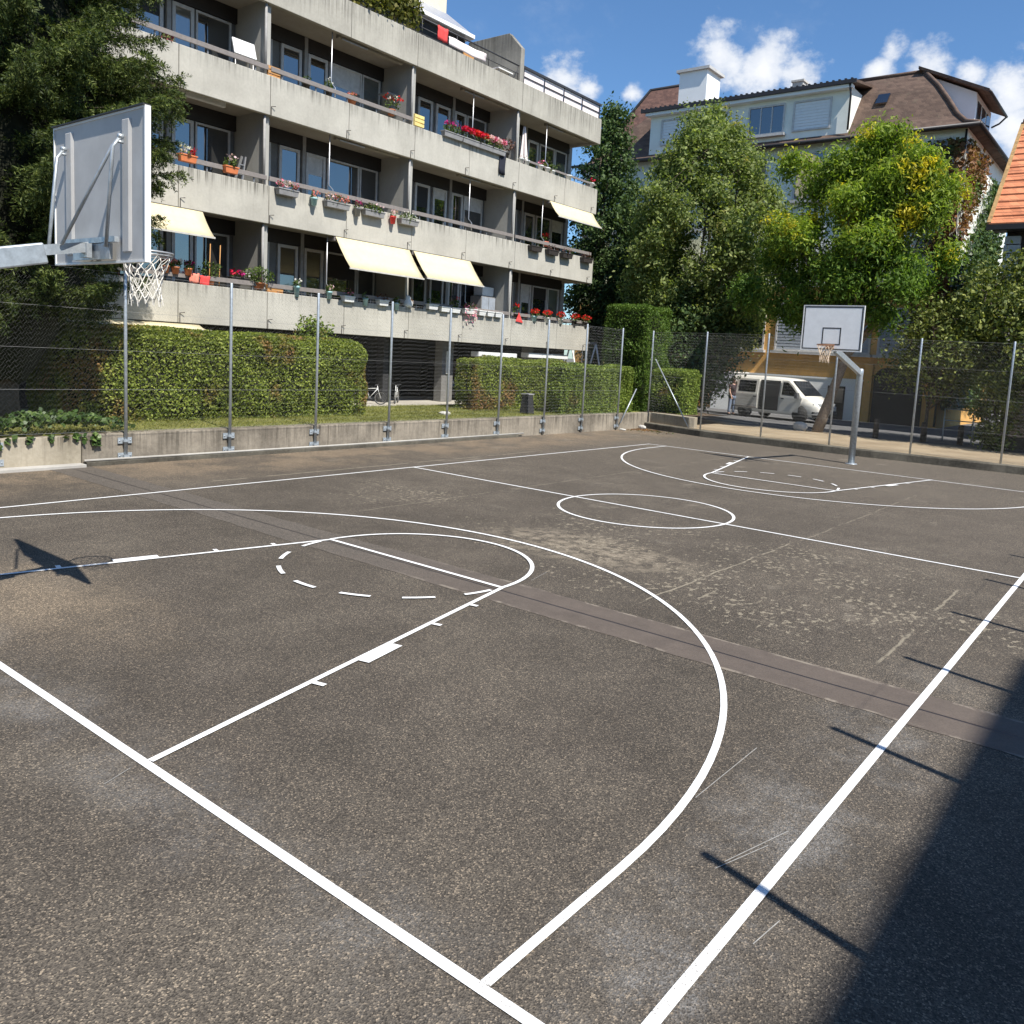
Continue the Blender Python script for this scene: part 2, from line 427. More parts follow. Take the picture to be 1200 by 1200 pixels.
    # hairline joints running along the court
    wob = t.math('MULTIPLY', t.math('SUBTRACT', t.noise(1.2, 4, 0.7), 0.5), 0.14)
    for xj, w, y0, y1, k in ((2.66, 0.011, 4.7, 9.0, 0.5), (2.7, 0.012, 9.0, 16, 0.28), (5.0, 0.013, 4.7, 8.2, 0.45), (-2.6, 0.012, 5.5, 18, 0.3), (-6.0, 0.02, 5.0, 14, 0.45)):
        d = t.math('ABSOLUTE', t.math('SUBTRACT', t.math('ADD', px, wob), xj))
        f = t.math('MULTIPLY', t.rng(d, w * 0.5, w * 1.6, k, 0.0), t.math('MULTIPLY', t.rng(py, y0, y0 + .3), t.rng(py, y1, y1 - .3)))
        f = t.math('MULTIPLY', f, t.rng(t.noise(2.1, 3, 0.6), 0.38, 0.5))
        c = t.mix(f, c, (0.40, 0.35, 0.26))
    t.l(c, b.inputs['Base Color']); b.inputs['Roughness'].default_value = 0.82; b.inputs['Specular IOR Level'].default_value = 0.25
    t.bump(b, vo.outputs['Distance'], 0.75, 0.006)
    return m
M['court'] = asphalt_court()

def strip_mat():
    m, nt, b, _ = new_mat('worn drain concrete'); t = NT(nt)
    n = t.noise(3.0, 5, 0.7); n2 = t.noise(60, 3, 0.7)
    c = t.ramp(t.math('ADD', t.math('MULTIPLY', n, 0.7), t.math('MULTIPLY', n2, 0.3)), [(0.3, (0.072, 0.056, 0.045)), (0.7, (0.125, 0.098, 0.079))])
    vo = t.n('ShaderNodeTexVoronoi'); vo.inputs['Scale'].default_value = 110.0; t.l(t.coord(), vo.inputs['Vector'])
    sp = t.n('ShaderNodeSeparateColor'); t.l(vo.outputs['Color'], sp.inputs[0])
    asp = t.ramp(sp.outputs[0], [(0.0, (0.03, 0.026, 0.021)), (0.5, (0.085, 0.073, 0.06)), (1.0, (0.17, 0.145, 0.115))])
    x_ = t.math('ADD', t.sep(t.coord())[0], t.math('MULTIPLY', t.noise(1.1, 4, 0.7), 5.0))
    c = t.mix(t.rng(x_, 5.2, 0.5, 0.12, 0.75), c, asp)
    yy = t.math('ADD', t.sep(t.coord())[1], t.math('MULTIPLY', t.math('SUBTRACT', t.noise(6.0, 3, 0.6), 0.5), 0.05))
    ed = t.math('MINIMUM', t.math('ABSOLUTE', t.math('SUBTRACT', yy, 3.755)), t.math('ABSOLUTE', t.math('SUBTRACT', yy, 4.385)))
    c = t.mix(t.math('MULTIPLY', t.rng(t.sep(t.coord())[0], -0.5, 1.5), t.math('MULTIPLY', t.rng(ed, 0.012, 0.035, 0.7, 0.0), t.rng(t.noise(3.5, 5, 0.75), 0.46, 0.60))), c, (0.27, 0.23, 0.18))
    t.l(c, b.inputs['Base Color']); b.inputs['Roughness'].default_value = 0.8; t.bump(b, n2, 0.3, 0.005)
    return m
M['strip'] = strip_mat()

def line_mat():
    m, nt, b, _ = new_mat('white court paint'); t = NT(nt)
    n = t.noise(40, 4, 0.7); w = t.noise(3.5, 4, 0.7)
    c = t.ramp(n, [(0.2, (0.70, 0.69, 0.66)), (0.6, (0.83, 0.83, 0.82))])
    far = t.rng(t.sep(t.coord())[1], 6, 16, 0.0, 0.25)
    c = t.mix(t.math('MULTIPLY', t.rng(w, 0.4, 0.65), far), c, (0.40, 0.37, 0.32))
    vo = t.n('ShaderNodeTexVoronoi'); vo.inputs['Scale'].default_value = 150.0; t.l(t.coord(), vo.inputs['Vector'])
    sp = t.n('ShaderNodeSeparateColor'); t.l(vo.outputs['Color'], sp.inputs[0])
    wr = t.math('ADD', sp.outputs[0], t.math('MULTIPLY', t.rng(t.noise(2.3, 5, 0.7), 0.45, 0.75), 0.16))
    c = t.mix(t.rng(wr, 0.97, 1.02, 0.0, 0.75), c, (0.16, 0.14, 0.12))
    t.l(c, b.inputs['Base Color']); b.inputs['Roughness'].default_value = 0.6; t.bump(b, vo.outputs['Distance'], 0.5, 0.004)
    return m
M['line'] = line_mat()

M['chalk'] = plain('faint chalk', (0.30, 0.29, 0.27), 0.9, var=0.3, scale=25)
def ground_mat(name, stops, s1, s2, bump=0.5, rough=0.95):
    m, nt, b, _ = new_mat(name); t = NT(nt)
    a = t.noise(s1, 5, 0.65); d = t.noise(s2, 4, 0.7)
    c = t.ramp(t.math('ADD', t.math('MULTIPLY', a, 0.55), t.math('MULTIPLY', d, 0.45)), stops)
    t.l(c, b.inputs['Base Color']); b.inputs['Roughness'].default_value = rough; b.inputs['Specular IOR Level'].default_value = 0.2
    t.bump(b, d, bump, 0.02)
    return m
M['gravel'] = ground_mat('sandy gravel', [(0.32, (0.20, 0.15, 0.095)), (0.68, (0.40, 0.32, 0.215))], 0.7, 30)
M['street'] = ground_mat('street asphalt', [(0.32, (0.085, 0.085, 0.09)), (0.68, (0.15, 0.148, 0.145))], 0.5, 40)
M['lawn'] = ground_mat('dry summer lawn', [(0.3, (0.11, 0.125, 0.03)), (0.5, (0.18, 0.185, 0.05)), (0.7, (0.28, 0.25, 0.09))], 0.9, 12)
M['soil'] = ground_mat('soil', [(0.3, (0.05, 0.035, 0.022)), (0.7, (0.12, 0.085, 0.055))], 1.2, 15)
M['earth'] = ground_mat('surrounding ground', [(0.3, (0.10, 0.10, 0.085)), (0.7, (0.17, 0.16, 0.14))], 0.05, 1.0)

M['spruce'] = leaf_mat('spruce needles', [(0.018, 0.034, 0.010), (0.070, 0.102, 0.026), (0.235, 0.275, 0.075)], trans=0.25, scale=0.7)
M['hedge'] = leaf_mat('privet leaves', [(0.09, 0.125, 0.022), (0.22, 0.275, 0.045), (0.40, 0.44, 0.10)], patch=((0.30, 0.17, 0.07), 0.75, 0.53, 0.64), trans=0.3)
M['hedge_green'] = leaf_mat('green hedge leaves', [(0.085, 0.13, 0.022), (0.19, 0.265, 0.045), (0.36, 0.42, 0.09)], patch=((0.16, 0.10, 0.04), 0.8, 0.60, 0.70), trans=0.25)
M['thuja'] = leaf_mat('thuja sprays', [(0.04, 0.085, 0.012), (0.09, 0.16, 0.022), (0.18, 0.26, 0.045)], trans=0.2)
M['dark_leaf'] = leaf_mat('dark hornbeam leaves', [(0.03, 0.06, 0.02), (0.075, 0.125, 0.038), (0.17, 0.235, 0.08)], trans=0.2)
M['broad'] = leaf_mat('mid green leaves', [(0.08, 0.115, 0.03), (0.22, 0.28, 0.085), (0.44, 0.48, 0.19)], patch=((0.34, 0.28, 0.08), 0.42, 0.56, 0.70), trans=0.42, rough=0.6)
M['locust'] = leaf_mat('locust leaflets', [(0.10, 0.165, 0.022), (0.23, 0.325, 0.045), (0.41, 0.49, 0.085)], patch=((0.72, 0.58, 0.05), 0.8, 0.55, 0.66), trans=0.45)
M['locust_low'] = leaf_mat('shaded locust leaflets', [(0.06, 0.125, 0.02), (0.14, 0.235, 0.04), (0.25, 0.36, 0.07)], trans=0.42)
M['bush'] = leaf_mat('bush leaves', [(0.05, 0.075, 0.02), (0.15, 0.185, 0.045), (0.34, 0.36, 0.10)], patch=((0.22, 0.19, 0.05), 0.8, 0.58, 0.70), trans=0.25)
M['ivy'] = leaf_mat('ivy leaves', [(0.03, 0.06, 0.018), (0.065, 0.115, 0.03), (0.15, 0.21, 0.06)], trans=0.15, rough=0.4)
M['creeper'] = leaf_mat('reddening creeper', [(0.16, 0.07, 0.03), (0.26, 0.12, 0.05), (0.30, 0.19, 0.08)], patch=((0.05, 0.08, 0.02), 0.6, 0.45, 0.6), trans=0.25)
M['vine'] = leaf_mat('yellowing vine leaves', [(0.07, 0.085, 0.02), (0.13, 0.14, 0.03), (0.26, 0.23, 0.06)], trans=0.3)
M['pot_green'] = leaf_mat('pot plant leaves', [(0.05, 0.09, 0.02), (0.09, 0.14, 0.03), (0.16, 0.20, 0.06)], trans=0.3)
M['brown_leaf'] = leaf_mat('reddish brown leaves', [(0.10, 0.045, 0.035), (0.16, 0.07, 0.05), (0.2, 0.11, 0.08)], trans=0.25)
M['grass'] = leaf_mat('grass blades', [(0.12, 0.14, 0.03), (0.20, 0.21, 0.05), (0.34, 0.31, 0.11)], trans=0.3, scale=0.7)
for nm, c in dict(fl_red=(0.72, 0.03, 0.02), fl_crimson=(0.70, 0.02, 0.07), fl_pink=(0.80, 0.25, 0.38), fl_pale=(0.85, 0.60, 0.62), fl_magenta=(0.50, 0.02, 0.20), fl_white=(0.80, 0.78, 0.74), fl_coral=(0.80, 0.28, 0.25)).items():
    M[nm] = leaf_mat('petals ' + nm[3:], [tuple(x * 0.8 for x in c), c, tuple(min(1, x * 1.15) for x in c)], trans=0.3, scale=9)

# ------------------------------------------------------------------ camera, light, sky
cam_d = bpy.data.cameras.new('camera'); cam = bpy.data.objects.new('camera', cam_d); COL.objects.link(cam)
sc.camera = cam
PIT, YAW, ROL = -0.117, -0.632, 0.059
fw = Vector((math.sin(YAW) * math.cos(PIT), math.cos(YAW) * math.cos(PIT), math.sin(PIT)))
rt = Vector((math.cos(YAW), -math.sin(YAW), 0)); up = rt.cross(fw)
r2 = rt * math.cos(ROL) + up * math.sin(ROL); u2 = -rt * math.sin(ROL) + up * math.cos(ROL)
mw = Matrix((r2, u2, -fw)).transposed().to_4x4(); mw.translation = Vector((6.76728, -2.20818, 2.42424))
cam.matrix_world = mw
cam_d.sensor_width = 36; cam_d.sensor_fit = 'HORIZONTAL'; cam_d.lens = 964.316 / 1200 * 36
cam_d.shift_x = -63.37 / 1200; cam_d.shift_y = -69.29 / 1200
cam_d.clip_start = 0.05; cam_d.clip_end = 3000
sc.view_settings.view_transform = 'Standard'; sc.view_settings.look = 'None'; sc.view_settings.exposure = 0.68; sc.view_settings.gamma = 1
sd_ = Vector((0.578, -0.137, 0.805)).normalized()
sun_d = bpy.data.lights.new('sun', 'SUN'); sun_d.energy = 4.6; sun_d.angle = R(0.5); sun_d.color = (1.0, 0.955, 0.88)
sun = bpy.data.objects.new('sun', sun_d); COL.objects.link(sun)
sun.rotation_euler = (-sd_).to_track_quat('-Z', 'Y').to_euler(); sun.location = (20, -5, 30)
w = bpy.data.worlds.new('World'); sc.world = w; w.use_nodes = True
nt = w.node_tree; nt.nodes.clear(); t = NT(nt)
out = t.n('ShaderNodeOutputWorld'); bg = t.n('ShaderNodeBackground'); t.l(bg.outputs[0], out.inputs[0])
sky = t.n('ShaderNodeTexSky', sky_type='NISHITA'); sky.sun_disc = False
sky.sun_elevation = math.asin(sd_.z); sky.sun_rotation = math.atan2(sd_.x, sd_.y)
sky.air_density = 1.0; sky.dust_density = 0.35; sky.ozone_density = 2.5; sky.altitude = 300
tc = t.n('ShaderNodeTexCoord'); D = tc.outputs['Generated']
def dnoise(scale, detail, rough, off=(0, 0, 0)):
    mp = t.n('ShaderNodeMapping'); t.l(D, mp.inputs[0]); mp.inputs['Scale'].default_value = (1, 1, 1.35); mp.inputs['Location'].default_value = off
    return t.noise(scale, detail, rough, mp.outputs[0])
clouds = [(-0.5833,0.7531,0.3042,0.030),(-0.5649,0.7707,0.2949,0.018),(-0.4373,0.8383,0.3257,0.036),(-0.3974,0.8618,0.3154,0.042),(-0.3650,0.8781,0.3093,0.036),
          (-0.2779,0.9005,0.3344,0.016),(-0.2882,0.9045,0.3145,0.018),(-0.2395,0.9177,0.3170,0.025),(-0.2039,0.9304,0.3047,0.020),(-0.1713,0.9429,0.2856,0.036),(-0.1617,0.9535,0.2543,0.032),
          (-0.5246,0.7994,0.2929,0.013),(0.25,0.93,0.27,0.08),(-0.9,0.3,0.3,0.10),(-0.75,-0.5,0.35,0.12),(0.5,0.8,0.35,0.08)]
acc = None
for (x, y, z, r) in clouds:
    vm = t.n('ShaderNodeVectorMath', operation='DISTANCE'); t.l(D, vm.inputs[0]); vm.inputs[1].default_value = Vector((x, y, z)).normalized()
    f = t.rng(vm.outputs['Value'], 0.0, r * 1.55, 1.0, 0.0, smooth=False)
    acc = f if acc is None else t.math('MAXIMUM', acc, f)
cn = t.math('ADD', t.math('MULTIPLY', dnoise(22, 7, 0.62), 0.75), t.math('MULTIPLY', dnoise(70, 5, 0.6, (2, 5, 1)), 0.25))
dens = t.math('ADD', t.math('MULTIPLY', acc, 1.15), t.math('MULTIPLY', t.math('SUBTRACT', cn, 0.5), 2.3))
cf = t.math('MULTIPLY', t.rng(dens, 0.33, 0.95), 0.94)
wisp = t.math('MULTIPLY', t.rng(dnoise(9, 6, 0.65, (7, 1, 3)), 0.56, 0.78), 0.10)
cf = t.math('MAXIMUM', cf, wisp)
shade = t.mix(t.rng(t.math('ADD', dens, t.math('MULTIPLY', dnoise(30, 4, 0.6, (4, 4, 9)), 0.5)), 0.8, 1.7), (6.2, 6.7, 7.6), (8.6, 8.7, 8.9))
skyc = t.mix(1.0, sky.outputs[0], (0.80, 1.07, 1.28), 'MULTIPLY')
t.l(t.mix(cf, skyc, shade), bg.inputs[0]); bg.inputs[1].default_value = 0.076

# ------------------------------------------------------------------ ground, court
KERB = [(-8.75, 23.5), (-7.6, 23.12), (-5.93, 22.66), (-3.3, 22.36), (-1.0, 22.28), (3.3, 22.5), (14, 22.9)]   # front foot of the far kerb
def kerb_y(x):
    for (a, b), (c, d) in zip(KERB, KERB[1:]):
        if a <= x <= c: return b + (d - b) * (x - a) / (c - a)
    return KERB[0][1] if x < KERB[0][0] else KERB[-1][1]

b = MB(); b.add([(-600, -600, -0.05), (600, -600, -0.05), (600, 700, -0.05), (-600, 700, -0.05)], [(0, 1, 2, 3)])
tag(b.build('ground', M['earth']), kind='structure')
b = MB()
xs = [-8.9, -7.6, -5.93, -3.3, -1.0, 3.3, 14]
vs = []; fs = []
for x in xs: vs += [(x, -14, 0), (x, kerb_y(x) + 0.03, 0)]
for i in range(len(xs) - 1): fs.append((2 * i, 2 * i + 2, 2 * i + 3, 2 * i + 1))
b.add(vs, fs); tag(b.build('court', M['court']), kind='structure')

# drain strip with a dark slot
b = MB()
for (y0, y1) in ((3.74, 4.06), (4.085, 4.40)):
    n = 60
    top = []; bot = []
    for i in range(n + 1):
        x = -8.5 + 16.5 * i / n
        bot.append((x, y0 + (random.uniform(-.018, .018) if y0 < 4 else 0), 0.003)); top.append((x, y1 + (random.uniform(-.018, .018) if y0 > 4 else 0), 0.003))
    vs = bot + top
    b.add(vs, [(i, i + 1, n + 2 + i, n + 1 + i) for i in range(n)])
tag(b.build('drain_channel', M['strip']), kind='structure')
b = MB(); b.add([(-8.5, 4.06, 0.0025), (8, 4.06, 0.0025), (8, 4.085, 0.0025), (-8.5, 4.085, 0.0025)], [(0, 1, 2, 3)])
tag(b.build('drain_slot', M['gutter']), kind='structure')

# painted lines
S = 0.78
HW, CLEN, BL, FTW, FTY = 7.033 * S, 23.891 * S, 3.0 * S, 1.8 * S, 5.304 * S
LW = 0.048; ZL = 0.006
b = MB()
def seg(p, q, w=LW, ext=0.0):
    p, q = Vector(p), Vector(q); d = (q - p).normalized(); p = p - d * ext; q = q + d * ext
    n = Vector((-d.y, d.x)) * w / 2
    k = max(1, int((q - p).length / 0.5))
    vs = []
    for i in range(k + 1):
        c = p + (q - p) * i / k; j = random.uniform(-.003, .003)
        vs += [(c.x + n.x * (1 + j * 8), c.y + n.y * (1 + j * 8), ZL), (c.x - n.x * (1 - j * 8), c.y - n.y * (1 - j * 8), ZL)]
    b.add(vs, [(2 * i + 1, 2 * i + 3, 2 * i + 2, 2 * i) for i in range(k)])
def arc(c, r, a0, a1, w=LW, n=72):
    vs = []
    for i in range(n + 1):
        a = a0 + (a1 - a0) * i / n
        for q in (r - w / 2, r + w / 2): vs.append((c[0] + q * math.cos(a), c[1] + q * math.sin(a), ZL))
    b.add(vs, [(2 * i, 2 * i + 1, 2 * i + 3, 2 * i + 2) for i in range(n)])
def out_(name):
    global b
    # each stroke is laid a hair above the last so crossings never share a plane
    o = b.build(name, M['line']); tag(o, kind='structure'); b = MB(); return o
seg((-HW, 0), (HW, 0), 0.052, .026); ZL += .0004; seg((-HW, CLEN), (HW, CLEN), ext=.035); ZL += .0004
seg((-HW, -.0), (-HW, CLEN)); ZL += .0004; seg((HW, 0), (HW, CLEN), 0.056); ZL += .0004
out_('boundary_line')
seg((-HW, CLEN / 2), (HW, CLEN / 2)); ZL += .0004; out_('halfway_line')
arc((0, CLEN / 2), 1.832 * S, 0, 2 * math.pi); ZL += .0004; out_('centre_circle')
R3, Y3 = 6.275 * S, 1.27 * S
for sgn, y0 in ((1, 0), (-1, CLEN)):
    Yf = lambda v: y0 + sgn * v
    arc((0, Yf(Y3)), R3, 0, sgn * math.pi)
    for s in (-1, 1): seg((s * R3, y0 + sgn * .026), (s * R3, Yf(Y3)))
    ZL += .0004; out_('three_point_line')
    for s in (-1, 1):
        A = Vector((s * BL, y0 + sgn * .026)); B = Vector((s * FTW, Yf(FTY))); seg(A, B)
        d = (B - A).normalized(); nn = Vector((-d.y, d.x))
        if nn.x * s < 0: nn = -nn
        for t0, t1, h in ((1.31, 1.355, 0.11), (1.83, 2.27, 0.11), (2.85, 2.895, 0.10), (3.51, 3.555, 0.09)):
            c0 = A + d * (t0 + t1) / 2 + nn * (LW / 2 + h / 2 - .01)
            ZL += .0004; seg(c0 - nn * h / 2, c0 + nn * h / 2, t1 - t0)
    ZL += .0004; out_('lane_line')
    seg((-FTW, Yf(FTY)), (FTW, Yf(FTY))); ZL += .0004
    arc((0, Yf(FTY)), FTW, 0, sgn * math.pi); ZL += .0004
    for k in range(7):
        a = -sgn * (math.pi * (k + 0.5) / 7)
        arc((0, Yf(FTY)), FTW - .01, a - .115, a + .115, n=8)
    ZL += .0004; out_('free_throw_line')
# stray scraped chalk lines
ZL = 0.004
for p, q in (((4.87, 2.64), (4.86, 1.82)), ((5.39, 1.86), (5.25, 1.38)), ((5.36, 1.66), (5.24, 1.30)), ((5.60, .93), (5.63, 1.15)), ((2.33, -.08), (2.40, -.25)), ((1.42, 4.6), (1.32, 5.0))):
    seg(p, q, 0.005)
M['line'], keepm = M['chalk'], M['line']; out_('chalk_mark'); M['line'] = keepm

# far kerb, gravel verge, street
b = MB(); prof = None; vs = []
random.seed(3)
pts = []
for (a, c), (d, e) in zip(KERB, KERB[1:]):
    k = max(1, int((d - a) / 0.5))
    pts += [(a + (d - a) * i / k, c + (e - c) * i / k) for i in range(k)]
pts.append(KERB[-1])
for (x, y) in pts:
    j = random.uniform(-.012, .012)
    vs += [(x, y + j, -0.02), (x, y + j + .015, 0.185 + random.uniform(-.008, .008)), (x, y + .045, 0.215 + random.uniform(-.006, .006)), (x, y + .22, 0.218), (x, y + .22, -.02)]
fs = []
for i in range(len(pts) - 1):
    for j in range(4): fs.append((5 * i + j, 5 * i + 5 + j, 5 * i + 6 + j, 5 * i + 1 + j))
b.add(vs, fs); tag(b.build('kerb', M['kerb']), kind='structure')
b = MB(); vs = []
for (x, y) in pts: vs += [(x, y + .19, 0.200), (x, 27.7 + 0.25 * math.sin(x * 1.3) + .02 * x * x * .2, 0.185)]
b.add(vs, [(2 * i, 2 * i + 2, 2 * i + 3, 2 * i + 1) for i in range(len(pts) - 1)])
tag(b.build('gravel_verge', M['gravel']), kind='structure')
b = MB(); b.add([(-60, 26.5, 0.183), (60, 26.5, 0.183), (60, 38.4, 0.12), (-60, 38.4, 0.12), (60, 75, 0.1), (-60, 75, 0.1)], [(0, 1, 2, 3), (3, 2, 4, 5)])
tag(b.build('street', M['street']), kind='structure')
# lawn above the retaining wall
b = MB()
b.add([(-8.72, -12, 0.545), (-8.72, 24, 0.545), (-12.6, 24, 0.575), (-12.6, -12, 0.575)], [(0, 1, 2, 3)])
tag(b.build('lawn', M['lawn']), kind='structure')
b = MB(); b.add([(-12.6, -12, 0.58), (-12.6, 26.6, 0.58), (-34, 26.6, 0.58), (-34, -12, 0.58)], [(0, 1, 2, 3)])
b.box(-12.66, -12.6, -12, 24, 0.40, 0.597)
tag(b.build('path', M['slab']), kind='structure')
b = MB(); b.add([(-12.6, 24, 0.57), (-8.72, 24, 0.57), (-7.0, 24.1, 0.56), (-7.0, 27.2, 0.5), (-9.5, 29, 0.3), (-34, 29, 0.3), (-34, 26.6, 0.57), (-12.6, 26.6, 0.57)], [tuple(range(8))])
tag(b.build('garden_bed', M['soil']), kind='structure')
# blades of grass along the visible strip
n = 52000
C = np.stack([rng.uniform(-12.6, -8.75, n), rng.uniform(3.5, 20.5, n), np.full(n, 0.58)], 1)
keep = (np.sin(C[:, 0] * 2.1 + np.sin(C[:, 1] * 1.7) * 2) + rng.normal(size=n) * .8) > -0.9
C = C[keep]; C[:, 2] = 0.545 + (-8.72 - C[:, 0]) * .0077 + 0.028
V, F = leaves(C, 0.085, 0.10, spread=1.0, axis=np.array([0, 0, 1.6]), axspread=1.0)
tag(np_mesh('grass', V, F, M['grass']), kind='stuff', label='dry short grass between the hedges and the retaining wall', cat='grass')

# ------------------------------------------------------------------ retaining wall and gutter kerb
rw = thing('retaining_wall', 'low streaked concrete retaining wall carrying the fence along the left of the court', 'wall', (-8.7, 12, 0))
b = MB()
ys = [-12, -5, 0.2, 4.33]
def wall_run(b, cuts, x0=-8.9, x1=-8.6, h=0.555):
    for a, c in zip(cuts, cuts[1:]): b.box(x0, x1, a + .006, c - .006, -0.05, h + random.uniform(-.006, .006))
wall_run(b, [-12, -5, 0.2, 4.33], -8.9, -8.58, 0.535)
b.build('wall', M['wall_pale'], rw, loc=(-8.7, 12, 0.55), bevel=.012)
b = MB(); wall_run(b, [4.34, 9.6, 15.6, 21.0, 24.1])
b.build('wall', M['wall_concrete'], rw, loc=(-8.7, 12, 0.55), bevel=.015)
b = MB(); b.prism([(-8.6, 24.15), (-8.6, 23.88), (-6.75, 23.35), (-6.55, 23.42), (-6.6, 23.72), (-8.2, 24.2)], 'z', -.05, 0.56)
b.build('wall', M['wall_pale'], rw, loc=(-8.7, 12, 0.55), bevel=.012)
b = MB(); b.box(-8.58, -8.36, -12, 4.32, -0.02, 0.055); tag(b.build('kerb', M['gutter_conc'], bevel=.01), kind='structure')
b = MB(); b.box(-8.60, -8.44, 4.36, 16.2, -0.02, 0.075); tag(b.build('kerb', M['kerb'], bevel=.01), kind='structure')
b = MB(); b.tube([(-8.5, 4.34, 0.10), (-8.5, 10, 0.09), (-8.53, 16.5, 0.095)], 0.022, 8)
tag(b.build('conduit_pipe', M['gutter_conc']), 'thin pale pipe running along the foot of the long retaining wall', 'pipe')

# rubble at the corner
random.seed(21)
def rock(name, c, r, label, cat, mat, group=None):
    b = MB(); n = 9; vs = []; fs = []
    rings = [(-.5, .75), (-.1, 1.0), (.35, .92), (.62, .5)]
    for (h, q) in rings:
        for j in range(n):
            a = 2 * math.pi * j / n; k = q * random.uniform(.82, 1.12)
            vs.append((c[0] + r[0] * k * math.cos(a), c[1] + r[1] * k * math.sin(a), c[2] + r[2] * (h + .5 + random.uniform(-.06, .06))))
    for i in range(3):
        for j in range(n): fs.append((i * n + j, i * n + (j + 1) % n, (i + 1) * n + (j + 1) % n, (i + 1) * n + j))
    fs.append(tuple(3 * n + j for j in range(n)))
    b.add(vs, fs)
    return tag(b.build(name, mat, loc=c, bevel=min(r) * .12), label, cat, group)
rock('stone', (-8.35, 22.9, 0), (.16, .12, .13), 'largest white rubble stone in the corner where wall meets kerb', 'stone', M['stone'], 'rubble in the court corner')
rock('stone', (-8.4, 21.7, 0), (.14, .09, .05), 'flat pale rubble stone lying at the foot of the wall just before the corner', 'stone', M['stone'], 'rubble in the court corner')
rock('boulder', (-4.35, 27.6, .17), (.29, .22, .30), 'pale rounded boulder on gravel beside the front wheel of the white van', 'boulder', M['stone'])
n = 900
C = np.stack([-8.5 + np.abs(rng.normal(size=n)) * .75, 22.9 + rng.normal(size=n) * .45, np.full(n, .012)], 1)
C = C[C[:, 1] < 23.2 - (C[:, 0] + 8.6) * .33]
V, F = leaves(C, 0.05, 0.7, nrm=np.array([0, 0, 3.0]))
tag(np_mesh('fallen_leaves', V, F, M['creeper']), 'scatter of brown fallen leaves in the far left court corner', 'leaves', kind='stuff')

# ------------------------------------------------------------------ chain link fences
def link_mesh(width, z0, z1, pitch=0.046, r=0.0012):
    """zigzag wires in the plane x=0, running along +y from 0"""
    b = MB(); k = int(width / pitch); h = pitch
    for i in range(k):
        y0 = i * pitch; pts = []; z = z0 + random.uniform(-.018, .018); s = 0
        while z < z1:
            pts.append((0.0012 * (1 if s else -1), y0 + (pitch if s else 0), z)); z += h; s ^= 1
        b.tube(pts, r, 3, cap=False)
    return b
def make_fence(label, posts, zb, zt, wires, plate):
    """posts: list of (x, y); wire panels span each pair"""
    f = thing('chain_link_fence', label, 'fence', (posts[0][0], posts[0][1], 0))
    proto_panels = {}
    for i, (x, y) in enumerate(posts):
        b = MB(); b.lathe((x, y, 0), [(.03, zb), (.03, zt), (.024, zt + .012)], 10)
        p = b.build('post', M['galv'], f, loc=(x, y, 0))
        if plate:
            for zz in (.14, .42):
                b = MB(); b.box(x - .05, x - .035, y - .125, y + .125, zz - .055, zz + .055)
                for s in (-1, 1): b.tube([(x - .036, y + s * .095, zz), (x - .024, y + s * .095, zz)], .012, 6)
                b.box(x - .035, x + .036, y - .045, y + .045, zz - .02, zz + .02)
                b.build('mounting_plate', M['galv'], p, loc=(x, y, zz))
    for (x0, y0), (x1, y1) in zip(posts, posts[1:]):
        L = math.hypot(x1 - x0, y1 - y0); key = round(L, 1)
        ang = math.atan2(y1 - y0, x1 - x0) - math.pi / 2
        if key not in proto_panels:
            b = link_mesh(L, wires[0], wires[-1])
            o = b.build('wire_mesh', M['wire'], f, loc=(0, 0, 0)); proto_panels[key] = o
        else:
            o = proto_panels[key].copy(); COL.objects.link(o); o.parent = f
        off = Vector((-math.sin(ang + math.pi / 2), math.cos(ang + math.pi / 2), 0)) * 0.034
        o.location = Vector((x0, y0, 0)) - org_of(f) + off * plate_side
        o.rotation_euler = (0, 0, ang)
    for z in wires:
        b = MB(); b.tube([(x, y, z) for (x, y) in posts], 0.0022, 4)
        b.build('tension_wire', M['wire'], f)
    return f
plate_side = 1
FY = [-1.1, 0.95, 3.0, 5.07, 7.13, 9.2, 11.32, 13.3, 15.35, 17.45, 19.45, 21.55]
f1 = make_fence('tall chain link fence on galvanised posts bolted to the long retaining wall', [(-8.535, y) for y in FY], 0.03, 3.46, [0.60, 1.35, 2.05, 2.75, 3.42], True)
for p, q in (((-8.5, 21.7, .25), (-8.5, 22.6, 1.42)),):
    b = MB(); b.tube([p, q], .022, 8); b.build('brace', M['galv'], f1)
plate_side = -1
FX = [-8.66, -6.15, -3.83, -1.56, .78, 3.12, 5.45, 7.8]
fp = [(x, (kerb_y(x) + .37) if x > -8 else 23.78) for x in FX]
f2 = make_fence('tall chain link fence behind the far basket between court and gravel verge', fp, 0.15, 3.5, [0.27, 1.0, 1.9, 2.7, 3.46], False)
b = MB(); b.tube([(-8.5, 23.78, 2.5), (-6.62, 23.2, .15)], .022, 8); b.build('brace', M['galv'], f2)
plate_side = 1
f3 = make_fence('chain link fence beyond the right sideline seen only by the shadows of its posts', [(7.66, y) for y in (-5, -3.1, -1.2, .78, 2.7, 4.58, 6.42, 8.3, 10.2, 12.1, 14.0, 16, 18, 20)], 0.0, 3.5, [3.46], False)
for o in list(f3.children):
    if o.name.startswith('wire_mesh'): bpy.data.objects.remove(o)
